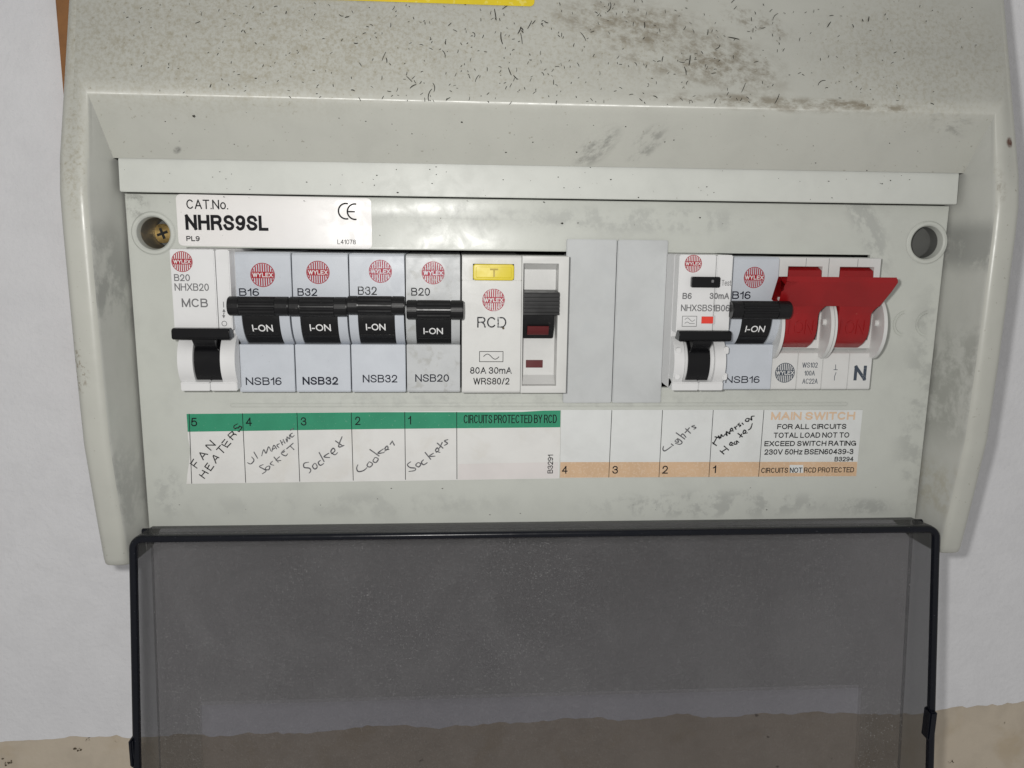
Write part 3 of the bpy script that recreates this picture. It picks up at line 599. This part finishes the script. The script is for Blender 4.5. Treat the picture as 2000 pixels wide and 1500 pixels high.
text(rcbo, 'NHXSBS1B06', (1330, 595, 1425, 608), D1, 'inkg', .012)
a, b, c, e = span(1332, 617, 1361, 638, D1)
def frame_sheet(bm, a, b, c, e, w_, d):
    for q in ((a, b, c, c + w_), (a, b, e - w_, e), (a, a + w_, c + w_, e - w_), (b - w_, b, c + w_, e - w_)): sheet(bm, [(q[0], q[2]), (q[1], q[2]), (q[1], q[3]), (q[0], q[3])], d)
bm = BM(); frame_sheet(bm, a, b, c, e, .17, D1 + .05)
sine = lambda a, b, z, h: [(a + (b - a) * i / 24, z + h * math.sin(2 * math.pi * i / 24)) for i in range(25)]
ribbon(bm, sine(a + .9, b - .7, c + (e - c) * .66, .55), .16, D1 + .05, False); ribbon(bm, [(x, z if z > c + (e - c) * .3 else c + (e - c) * .3) for x, z in sine(a + .9, b - .7, c + (e - c) * .3, .45)], .16, D1 + .055, False)
part('wave_symbol', bm, 'inkg', rcbo, recalc=False)
a, b, c, e = span(1369, 617, 1397, 633, D1)
bm = BM(); box(bm, a, b, D1 - 1, D1 + .08, c, e, .1); fw = part('flag_window', bm, 'blank', rcbo); bm = BM(); box(bm, a + .15, b - .75, D1 - 1, D1 + .16, c + .2, e - .2, .05); part('red_flag', bm, 'redflag', fw)

# ---------------------------------------------------------------- RCD (two modules)
DR = 11.5; x0, x1 = 89.6, 124.4; xs_ = 109.05; zt, zb = 22.3, -22.9
rcd = thing('residual_current_device', 'two-module RCD with yellow test button and recessed black rocker', 'breaker', ((x0 + x1) / 2, -20, zb))
bm = BM(); zs = U(960, 548, DR)[2]
prism(bm, [(-25, zb), (DR - .5, zb), (DR, zb + .6), (DR, zs), (DR - .9, zs), (DR - .9, zt - .5), (DR - 1.4, zt), (-25, zt)], 'x', x0, xs_ - .06, .15, 2); part('body', bm, 'rcd', rcd)
a, b, c, e = span(1024, 515, 1089, 754, DR)
rp = part('toggle_frame', curve_plate([[(xs_ + .06, zb), (x1, zb), (x1, zt), (xs_ + .06, zt)], [(xs_ + .5, c), (b, c), (b, e), (xs_ + .5, e)]], -10, DR - .3, .12), 'rcd', rcd)
fd = 4.5
bm = BM(); prism(bm, [(-9, c + .05), (DR - 3, c + .05), (fd, c + 2.6), (fd, e - 2.2), (DR - 3, e - .05), (-9, e - .05)], 'x', xs_ + .55, b - .05); part('recess_floor', bm, 'cream', rp)
zr0, zr1 = U(1055, 615, 13)[2], U(1055, 571, 13)[2]; zlo = U(1055, 661, 7)[2]
bm = BM(); prism(bm, [(3, zlo), (fd + 2.3, zlo), (DR - 2.2, (zlo + zr0) / 2), (DR - 1.5, zr0 - .2), (3, zr0)], 'x', xs_ + .6, b - .9, .25, 2)
pf = [(3, zr0 - .4), (DR, zr0 - .2)]; nr = 6
for k in range(nr):
    za = zr0 + (zr1 - zr0) * k / nr; h_ = (zr1 - zr0) / nr
    pf += [(DR + 2.3, za + .05), (DR + 2.3, za + h_ * .62), (DR + 1.9, za + h_ * .7), (DR + 1.9, za + h_ * .98)]
pf += [(DR + 1, zr1), (3, zr1 + .3)]
prism(bm, pf, 'x', xs_ + .6, b + .2); rk = part('rocker', bm, 'black', rcd)
q0, q1 = U(1055, 655, DR - 1.5)[2], U(1055, 637, DR - 1.5)[2]; xa, xb = U(1030, 645, DR - 1.5)[0], U(1072, 645, DR - 1.5)[0]
bm = BM(); prism(bm, [(fd + 2, q0), (DR - 2.6, q0), (DR - 1.75, (q0 + q1) / 2), (DR - 1.45, q1), (fd + 2, q1)], 'x', xa, xb, .1, 1); part('rocker_flag', bm, 'darkred', rk)
a2, b2, c2, e2 = span(1027, 703, 1060, 718, fd); bm = BM(); box(bm, a2, b2, fd - 1, fd + .15, c2, e2, .08); part('flag_window', bm, 'darkred', rcd)
a, b, c, e = span(924, 516, 1004, 548, DR)
bm = BM(); box(bm, a - .35, b + .35, DR - 2, DR - .82, c - .1, e + .35, .3); br = part('button_recess', bm, 'dark', rcd)
part('test_button', curve_plate([rrect(a, b, c + .05, e, .9)], DR - 2, DR + .5, .35), 'yellow', br)
part('button_pad', curve_plate([rrect(a + .9, b - .9, c + .9, e - .85, .4)], DR - 1, DR + .75, .15), 'yellow', br)
text(br, 'T', (957, 524.5, 973, 541), DR + .75, 'yellowd', .02, name='button_letter')
logo(rcd, 964, 586, 22, DR, 'logo_worn', 'rcd'); text(rcd, 'RCD', (932, 619, 989, 640), DR, 'ink_worn', -.004)
text(rcd, '80A 30mA', (918, 717, 999.5, 730), DR, 'ink_worn', .008); text(rcd, 'WRS80/2', (924.5, 738, 995, 751), DR, 'ink', .008)
a, b, c, e = span(936, 686, 983, 707, DR); bm = BM(); frame_sheet(bm, a, b, c, e, .2, DR + .05); ribbon(bm, sine(a + 1.4, b - 1.4, (c + e) / 2, .85), .22, DR + .05, False); part('wave_symbol', bm, 'ink', rcd, recalc=False)
bm = BM(); p = U(983, 641, DR); disc(bm, 'd', (p[0], p[2]), .4, DR - .1, DR + .25, 14, .1); part('dirt_spot', bm, 'grime', rcd)

# ---------------------------------------------------------------- blank covers
for (xa, xb), lab in (((124.7, 141.85), 'plain grey blank cover clipped on next to the RCD'), ((142.0, 159.35), 'plain grey blank cover clipped on next to the RCBO')):
    t = thing('blank_cover', lab, 'blank cover', ((xa + xb) / 2, 0, -28.4), 'blank module covers')
    bm = BM(); box(bm, xa + .06, xb - .06, .25, 1.8, -28.35, 27.75, .3); part('cover_face', bm, 'blank', t)
    bm = BM(); box(bm, xa + .9, xb - .9, -12, .05, -22.5, 22.5, .2); part('clip_block', bm, 'blank', t)

# ---------------------------------------------------------------- main switch
DM = 9.0; x0, x1 = 194.4, 230.6; zt, zb = 22.7, -22.3; xm = (x0 + x1) / 2
ms = thing('main_switch', 'white two-pole main switch with a wide red linked handle', 'switch', (xm, -20, zb))
zl0 = U(1610, 690, DM)[2]; zl1 = U(1610, 674, DM - 3)[2]; zw0 = U(1600, 541, DM)[2] - 1.2
zwt = U(1580, 521, DM)[2]
wins = [(U(1540, 530, DM)[0], U(1607, 530, DM)[0]), (U(1641, 530, DM)[0], U(1708, 530, DM)[0])]
cols = [x0, U(1557, 725, DM)[0], U(1606, 725, DM)[0], U(1657, 725, DM)[0], x1]
bm = BM()
for a, b in zip(cols, cols[1:]): prism(bm, [(-25, zb), (DM - .4, zb), (DM, zb + .5), (DM, zl0), (DM - 4.5, zl1), (-25, zl1)], 'x', a + .06, b - .06, .15, 2)
base = part('lower_front', bm, 'cream', ms)
part('upper_front', curve_plate([[(x0, -8), (x1, -8), (x1, zt), (x0, zt)]] + [[(a, -5), (b, -5), (b, zwt), (a, zwt)] for a, b in wins], -24, DM - .2, .3), 'cream', ms)
bm = BM()
for xx in (xm, ): box(bm, xx - .07, xx + .07, DM - .5, DM - .15, 5, zt - .2)
for a, b in wins: box(bm, (a + b) / 2 - .06, (a + b) / 2 + .06, DM - .5, DM - .16, zwt + .1, zt - .2)
part('moulding_seam', bm, 'inkg', ms)
cz, cc, RB = -.4, 5.0, 12.2
for a, b in ((x0 + .1, x0 + 1.2), (xm - 1.3, xm - .1), (xm + .1, xm + .9), (x1 - 1.3, x1 - .1)):
    bm = BM(); prism(bm, [(2, cz - RB + 2.2)] + circ((cc, cz), RB, 34, -62, 62) + [(2, cz + RB - 2.2)], 'x', a, b, .25, 2); part('toggle_cheek', bm, 'cream', ms)
lev = [(195.8, 207.6), (214.2, 225.6)]
hd = None; bm = BM()
# handle: hollow wedge bar, wider at its upper edge
hx0, hx1 = 192.2, 230.3
zA, zB, zC = U(1640, 541, 21)[2], U(1640, 567, 21)[2], U(1640, 597, 17)[2]
def hsec(f):   # front (d,z) outline
    return [(11.5, zC + 1.5), (16.6, zC - .2), (20.2, zB - .5), (22.0, zA - 1.6), (21.0, zA), (14.5, zA - .4)]
n = 6; st = []
for fx, ins in ((0, 0), (1, 0)):
    rg = []
    for (d, z) in hsec(0):
        tt = (zA - z) / (zA - zC); xx = hx0 + 1.9 * abs(tt - .55) * (1 if tt < .55 else .6) if fx == 0 else hx1 - 3.0 * max(0, tt - .15)
        rg.append(bm.verts.new((xx, d, z)))
    st.append(rg)
for k in range(n): bm.faces.new((st[0][k], st[0][(k + 1) % n], st[1][(k + 1) % n], st[1][k]))
f0 = bm.faces.new(st[0]); bm.faces.new(st[1])
ins = bmesh.ops.inset_region(bm, faces=[f0], thickness=1.0, depth=0)
for v in f0.verts: v.co.x += 4.5
bev(bm, [v for v in st[1]] + [v for v in st[0]], .5, 3)
hd = part('handle', bm, 'red', ms)
LP = smoothline([(16.4, zC + .4), (15.7, zC - 1.6), (15.1, zC - 3.6), (14.9, 0), (14.2, -3.0), (12.4, -5.6), (9.2, -7.6)], 4)
def lever_d(x, z):
    for (d0_, z0_), (d1_, z1_) in zip(LP, LP[1:]):
        if z0_ >= z >= z1_: return d0_ + (d1_ - d0_) * (z - z0_) / (z1_ - z0_)
    return LP[0][0] if z > LP[0][1] else LP[-1][0]
for (a, b) in lev:
    bm = BM(); rows = []
    for d, z in LP:
        fl_ = max(0, min(1, (z - (zC - 3.4)) / 3.6)) ** 2; e_ = max(0, (-2 - z) / 6) * .5
        rows.append([bm.verts.new(q) for q in ((a - .2 * fl_, 1.5, z), (a - .2 * fl_, d - .5, z), (a + .15 - .2 * fl_, d - .12, z), (a + .6, d, z), (b - .6 + 2.4 * fl_ - e_, d, z), (b - .15 + 2.4 * fl_ - e_, d - .12, z), (b + 2.4 * fl_ - e_, d - .5, z), (b + 2.4 * fl_ - e_, 1.5, z))])
    for r0_, r1_ in zip(rows, rows[1:]):
        for k in range(8): bm.faces.new((r0_[k], r0_[(k + 1) % 8], r1_[(k + 1) % 8], r1_[k]))
    bm.faces.new(rows[0]); bm.faces.new(rows[-1]); part('lever', bm, 'red', hd)
for (a, b) in wins:
    bm = BM(); prism(bm, [(2, 4), (10.5, 8), (8.6, zwt - 1.2), (3.5, zwt + .6), (2, zwt + .6)], 'x', a + .15, b - .15, .15, 1); part('window_infill', bm, 'red', hd)
Rl = RB - 2.2
wrp = lever_d
text(hd, 'I ON', (1541, 626, 1590, 653), cc + Rl, 'red', -.006, name='raised_letters', warp=wrp, ext=.3, lift=-.06); text(hd, 'I ON', (1641, 626, 1690, 653), cc + Rl, 'red', -.006, name='raised_letters', warp=wrp, ext=.3, lift=-.06)
for px, py, xw in ((1611, 629, xm - 1.3), (1713, 631, x1 - 1.3)):
    p = U(px, py, 12.5); bm = BM(); disc(bm, 'x', (12.3, p[2]), 1.15, xw - 1.1, xw + .2, 18, .25); part('pivot_pin', bm, 'cream', ms)
logo(ms, 1533, 728, 20.5, DM, 'inks', 'cream')
text(ms, 'WS102', (1567, 708, 1597, 718), DM, 'inks', .01); text(ms, '100A', (1571, 724, 1591.5, 733.5), DM, 'inks', .01); text(ms, 'AC22A', (1567, 739.5, 1597, 749.5), DM, 'inks', .01)
bm = BM(); f = lambda *q: ribbon(bm, [(U(x, y, DM)[0], U(x, y, DM)[2]) for x, y in q], .2, DM + .05, False)
f((1632, 712), (1632, 722)); f((1628, 722), (1636, 722.2)); f((1629.5, 743), (1630, 735), (1633, 727)); part('switch_symbol', bm, 'inks', ms, recalc=False)
text(ms, 'N', (1668, 714, 1692, 743), DM, 'inks', .035)

# ---------------------------------------------------------------- stickers
def quad(p4, d): return [(U(x, y, d)[0], U(x, y, d)[2]) for x, y in p4]
a, b, c, e = span(346, 383, 726, 483, .3)
cat = thing('catalogue_label', 'white rounded catalogue number label above the breakers', 'sticker', ((a + b) / 2, 0, c))
bm = curve_plate([[(x, z - (x - (a + b) / 2) * .006) for x, z in rrect(a, b, c, e, 1.5)]], .06, .28, .04); part('label_sheet', bm, 'catpaper', cat)
for s, bx_, bo in (('CAT.No.', (364, 390, 445, 408.5), .004), ('NHRS9SL', (362, 420, 524, 450), .045), ('PL9', (364, 461, 390, 471), .014), ('L41078', (659, 468, 695, 477), -.002)): text(cat, s, bx_, .28, 'ink', bo)
bm = BM(); q = U(674, 412.5, .28); ribbon(bm, circ((q[0] + .35, q[2]), 2.5, 24, 75, 285), .5, .34, False); q = U(692, 413.5, .28); ribbon(bm, circ((q[0] + .25, q[2]), 2.5, 24, 80, 280), .5, .34, False)
ribbon(bm, [(q[0] - 2.0, q[2]), (q[0] + .2, q[2])], .45, .35, False); part('approval_mark', bm, 'ink', cat, recalc=False)
# circuit chart with green heading
d0 = .22
gl = thing('circuit_chart', 'white paper circuit chart with green heading and five handwritten circuits', 'label', (50, 0, -52))
left = [(364, 808), (366, 830), (367, 855), (372, 880), (369, 905), (366, 925), (364, 945)]
bm = BM(); prism(bm, quad(left + [(730, 940), (1092, 934.5), (1094, 870), (1095, 800.5), (730, 804)], d0), 'd', .05, d0); part('chart_paper', bm, 'paper', gl)
bm = BM(); sheet(bm, quad([(364.3, 808.4), (366, 830), (366.6, 843.3), (730, 838), (1094.3, 834.5), (1094.8, 801.5), (1060, 802), (1020, 804.5), (960, 805), (730, 805)], d0), d0 + .03); part('green_heading', bm, 'green', gl, recalc=False)
bm = BM(); sheet(bm, quad([(895, 906), (1060, 903), (1090, 902.5), (1090, 933.5), (895, 937)], d0), d0 + .03); part('faded_band', bm, 'pink', gl, recalc=False)
for ln in ((369.5, 808, 374.5, 944.5), (473.5, 807, 480, 942.5), (580, 806, 585.5, 940.5), (686, 805.5, 690, 938.5), (790.5, 804.5, 792, 937), (892, 804.5, 892.5, 936)):
    bm = BM(); ribbon(bm, quad([(ln[0], ln[1]), (ln[2], ln[3])], d0), .22, d0 + .06, False); part('column_line', bm, 'ink', gl, recalc=False)
for s, bx_ in (('5', (373, 816, 385, 832.5)), ('4', (480, 815.5, 492, 832)), ('3', (587.5, 815, 598.5, 831)), ('2', (693.5, 813.5, 704, 830)), ('1', (797, 812.5, 803, 829))): text(gl, s, bx_, d0, 'ink', 0, lift=.07)
text(gl, 'CIRCUITS PROTECTED BY RCD', (905.6, 810, 1087.5, 826.5), d0, 'ink', .03, lift=.07); text(gl, 'B3291', (1069.6, 888, 1080, 924.5), d0, 'ink', .004, rot=90, lift=.07)
Z5 = (350, 780); s5 = .28
def scrawl(word, p, ang, h, wd, adv):
    o = []; ca, sa = math.cos(math.radians(ang)), math.sin(math.radians(ang)); x = 0
    for ch in word:
        w_ = max(GL[ch][0], .1) * h * wd; tl = random.uniform(-.12, .12)
        for st in GL[ch][1]:
            q = [(x + u * w_ + tl * v * h + random.gauss(0, 2.6), v * h + random.gauss(0, 3.0)) for u, v in (st if len(st) < 6 else st[::3] + [st[-1]])]
            o.append([(p[0] + a_ * ca - b_ * sa, p[1] - a_ * sa - b_ * ca) for a_, b_ in q])
        x += w_ + adv * h
    return o
strokes(gl, scrawl('FAN', (126, 478), 51, 56, 1.0, .55) + scrawl('HEATERS', (178, 552), 53.5, 50, 1.0, .52), Z5, s5, d0 + .02, .42, 'penb')
strokes(gl, [[(474, 440), (500, 450), (522, 424), (504, 400)], [(520, 365), (548, 412)], [(575, 396), (590, 350), (606, 376), (624, 330), (640, 362)], [(646, 366), (660, 320), (682, 348)], [(652, 350), (670, 338)], [(702, 308), (682, 320), (697, 338)], [(705, 284), (722, 320)], [(713, 304), (726, 294)], [(724, 278), (740, 308)], [(744, 274), (754, 300)], [(757, 292), (752, 262), (772, 276), (768, 246)],
             [(792, 234), (775, 246), (786, 264), (804, 250)], [(774, 216), (800, 202)], [(588, 454), (560, 468), (590, 486), (606, 500), (578, 520)], [(612, 468), (600, 486), (625, 490), (632, 466), (612, 468)], [(652, 430), (636, 450), (662, 460)], [(660, 400), (692, 440)], [(702, 398), (676, 425), (712, 426)], [(736, 350), (712, 376), (742, 394), (757, 378)], [(720, 372), (738, 362)], [(748, 346), (797, 304)], [(775, 325), (802, 352)]], Z5, s5, d0 + .02, .40, 'pen')
strokes(gl, [[(906, 438), (872, 446), (872, 474), (908, 480), (918, 498), (905, 516)], [(946, 444), (930, 466), (946, 486), (963, 470), (950, 444)], [(987, 424), (970, 441), (985, 460), (1010, 446)], [(975, 368), (1012, 436)], [(1046, 374), (1010, 400), (1052, 406)], [(1060, 380), (1086, 360), (1075, 340), (1058, 365), (1085, 386), (1106, 370)], [(1088, 288), (1142, 326)], [(1137, 258), (1112, 330), (1152, 320)],
             [(1247, 454), (1238, 480), (1250, 503), (1286, 496), (1312, 474)], [(1326, 434), (1310, 460), (1330, 472), (1349, 450), (1326, 434)], [(1366, 404), (1352, 430), (1372, 440), (1389, 415), (1366, 404)], [(1328, 348), (1396, 396)], [(1426, 344), (1385, 376), (1432, 370)], [(1430, 362), (1456, 345), (1450, 325), (1434, 346), (1466, 350)], [(1485, 288), (1502, 322)], [(1470, 316), (1488, 290)],
             [(1617, 434), (1592, 454), (1610, 475), (1646, 480), (1642, 496), (1600, 503)], [(1666, 440), (1650, 458), (1670, 471), (1686, 450), (1666, 440)], [(1706, 420), (1690, 438), (1705, 456), (1732, 440)], [(1714, 368), (1756, 420)], [(1776, 374), (1745, 396), (1787, 396)], [(1790, 371), (1811, 355), (1800, 338), (1788, 360), (1822, 370)], [(1798, 303), (1842, 342)], [(1814, 342), (1836, 298)], [(1877, 280), (1850, 290), (1872, 306), (1848, 322)]], Z5, s5, d0 + .02, .46, 'pen')
# circuit chart with orange band
ol = thing('circuit_chart', 'white paper circuit chart with orange band and main switch warning text', 'label', (190, 0, -50))
d0 = .2
bm = BM(); prism(bm, quad([(1096, 800.5), (1400, 800.5), (1685, 801), (1678, 870), (1672.5, 930.5), (1380, 931.5), (1093.5, 933.5)], d0), 'd', .05, d0); part('chart_paper', bm, 'paper2', ol)
bm = BM(); sheet(bm, quad([(1094.5, 902.5), (1542, 902), (1542, 930.6), (1093.6, 933)], d0), d0 + .03); sheet(bm, quad([(1569, 902), (1674.5, 902), (1672.4, 930), (1569, 930.5)], d0), d0 + .03); sheet(bm, quad([(1542.2, 923.5), (1568.8, 923.5), (1568.8, 930.5), (1542.2, 930.6)], d0), d0 + .03); sheet(bm, quad([(1542.2, 902), (1568.8, 902), (1568.8, 908), (1542.2, 908)], d0), d0 + .03)
part('orange_band', bm, 'orange', ol, recalc=False)
for ln in ((1195, 801, 1189, 932.5), (1294, 801, 1287, 932), (1393, 801, 1384.5, 931.5), (1492, 801, 1481.5, 931)):
    bm = BM(); ribbon(bm, quad([(ln[0], ln[1]), (ln[2], ln[3])], d0), .2, d0 + .06, False); part('column_line', bm, 'ink', ol, recalc=False)
for s, bx_, bo in (('4', (1097.5, 910, 1108.5, 925), 0), ('3', (1196, 910, 1207, 925), 0), ('2', (1293.5, 909.5, 1304.5, 925), 0), ('1', (1392, 909, 1398.5, 924), 0), ('FOR ALL CIRCUITS', (1518, 828, 1653, 838), .012), ('TOTAL LOAD NOT TO', (1511, 844.6, 1658.6, 855), .012),
                  ('EXCEED SWITCH RATING', (1493, 861, 1672, 871), .012), ('230V 50Hz BSEN60439-3', (1493, 877, 1666.7, 887.5), .012), ('B3294', (1630, 892, 1666.7, 901), .012), ('CIRCUITS NOT RCD PROTECTED', (1486.7, 913, 1668, 923), .014)): text(ol, s, bx_, d0, 'ink', bo, lift=.07)
text(ol, 'MAIN SWITCH', (1506, 804.5, 1670, 820), d0, 'orangetext', .025, lift=.07)
Z7 = (1270, 780); s7 = .225
strokes(ol, [[(116, 404), (110, 434), (130, 446), (190, 404)], [(180, 384), (202, 402)], [(232, 344), (215, 364), (245, 371), (236, 340), (276, 370), (256, 390), (215, 380)], [(222, 288), (302, 346)], [(262, 322), (282, 300), (312, 332)], [(304, 252), (352, 296)], [(300, 292), (342, 244)], [(387, 224), (360, 236), (397, 245), (375, 260)]], Z7, s7, d0 + .02, .46, 'pen')
strokes(ol, [[(545, 390), (582, 324)], [(538, 374), (577, 403)], [(558, 324), (597, 332)], [(602, 346), (590, 315), (611, 336), (615, 305), (632, 322), (650, 300)], [(650, 296), (667, 316), (660, 280), (692, 300), (685, 275)], [(690, 282), (716, 265), (705, 250), (694, 270), (726, 275)], [(728, 238), (747, 262)], [(736, 246), (754, 228)], [(777, 204), (760, 220), (786, 225), (770, 240)], [(794, 203), (810, 220)], [(836, 165), (825, 186), (851, 190), (856, 168), (836, 165)], [(862, 165), (881, 180), (878, 150), (906, 145)],
             [(603, 443), (642, 477)], [(618, 457), (667, 424)], [(638, 403), (682, 442)], [(690, 402), (713, 385), (700, 372), (689, 395), (722, 400)], [(737, 364), (725, 386), (751, 386), (748, 360), (772, 376)], [(758, 293), (802, 327)], [(774, 332), (796, 298)], [(805, 302), (831, 280), (815, 267), (807, 295), (847, 290)], [(848, 267), (872, 250), (886, 206)]], Z7, s7, d0 + .02, .48, 'penb')
# yellow sticker on the hood
zy0 = None
hp = lambda z: prof(z)
def onhood(px, py):
    d = 8.0
    for _ in range(12): q = U(px, py, d); d = prof(q[2])
    return q
pa, pb = onhood(560, 1.5), onhood(1044, 13)
bm = BM(); r = 1.6; xa, xb, zz = pa[0], pb[0], pb[2]
ol_ = rrect(xa, xb, zz, zz + 16.8, r)
vs0 = [(x, z - (x - xb) * .0 + (xb - x) / (xb - xa) * .15) for x, z in ol_]
A = [bm.verts.new((x, prof(z) + .06, z)) for x, z in vs0]; B = [bm.verts.new((x, prof(z) + .22, z)) for x, z in vs0]
bm.faces.new(A); bm.faces.new(B)
for i in range(len(A)): bm.faces.new((A[i], A[(i + 1) % len(A)], B[(i + 1) % len(A)], B[i]))
tag(part('warning_sticker', bm, 'ystick', None, loc=((xa + xb) / 2, prof(zz), zz)), 'yellow warning sticker at the top of the hood', 'sticker')

# ---------------------------------------------------------------- flecks and fibres lying on the hood
bm = BM()
def fibre(px, py, L, ang, wpx, curl):
    n = 4; pts = []; a = ang; x, y = px, py
    for i in range(n + 1):
        q = onhood(x, y); pts.append(q); x += math.cos(a) * L / n; y -= math.sin(a) * L / n; a += curl / n
    if min(p[2] for p in pts) < 68.2: return
    wd = wpx / 6.0; L_, R_ = [], []
    for i, p in enumerate(pts):
        u, v = pts[max(i - 1, 0)], pts[min(i + 1, n)]; tx, tz = v[0] - u[0], v[2] - u[2]; l = math.hypot(tx, tz) or 1; hw = wd / 2 * (.5 + .5 * math.sin(math.pi * (i + .5) / (n + 1)))
        for lst, s, h in ((L_, 1, .1), (R_, -1, .1)): lst.append(bm.verts.new((p[0] - tz / l * hw * s, p[1] + h, p[2] + tx / l * hw * s)))
    T = [bm.verts.new((p[0], p[1] + .1 + wd * .35, p[2])) for p in pts]
    for i in range(n):
        bm.faces.new((L_[i], L_[i + 1], T[i + 1], T[i])); bm.faces.new((T[i], T[i + 1], R_[i + 1], R_[i]))
for k in range(520):
    px = random.gauss(1030, 420); py = random.uniform(3, 205)
    if not 140 < px < 1930: continue
    big = random.random() < .15; fib = 700 < px < 1620 and random.random() < .7
    L = (random.uniform(9, 26) if big else random.uniform(3, 9)) if fib else random.uniform(2, 6) * (1.8 if big else 1)
    an = random.gauss(1.4, .7) if fib else random.random() * 6.28
    fibre(px, py, L, an, random.uniform(.8, 1.5) if not big else random.uniform(1.2, 2.2), random.gauss(0, .7))
tag(part('hood_debris', bm, 'fleck', None, loc=(119, 10, 68), recalc=False), 'dark fibres and flecks scattered over the hood', kind='stuff')
bm = BM()
for k in range(130):                                  # specks stuck on slope, band and arms
    zone = random.random()
    if zone < .45: px, py, d = random.uniform(240, 1850), random.uniform(325, 395), 5.1
    elif zone < .7: px, py, d = random.uniform(300, 1780), random.choice([random.uniform(410, 465), random.uniform(945, 1010)]), .05
    else:
        px = random.uniform(300, 1800); f_ = random.random(); py = 215 + 85 * f_ + (px - 300) * .022; d = 14.2 - 9.0 * f_
    p = U(px, py, d); r = random.uniform(.1, .3) * (1.9 if random.random() < .1 else 1); a0 = random.random() * 3
    vs = [bm.verts.new((p[0] + r * random.uniform(.5, 1.5) * math.cos(a0 + t), d + .12, p[2] + r * random.uniform(.4, .9) * math.sin(a0 + t))) for t in (0, 1.2, 2.5, 3.8, 5)]
    c = bm.verts.new((p[0], d + .3, p[2]))
    for i in range(5): bm.faces.new((vs[i], vs[(i + 1) % 5], c))
tag(part('plate_specks', bm, 'fleck', None, loc=(119, 3, -60), recalc=False), 'tiny dark specks on the lip and plate', kind='stuff')
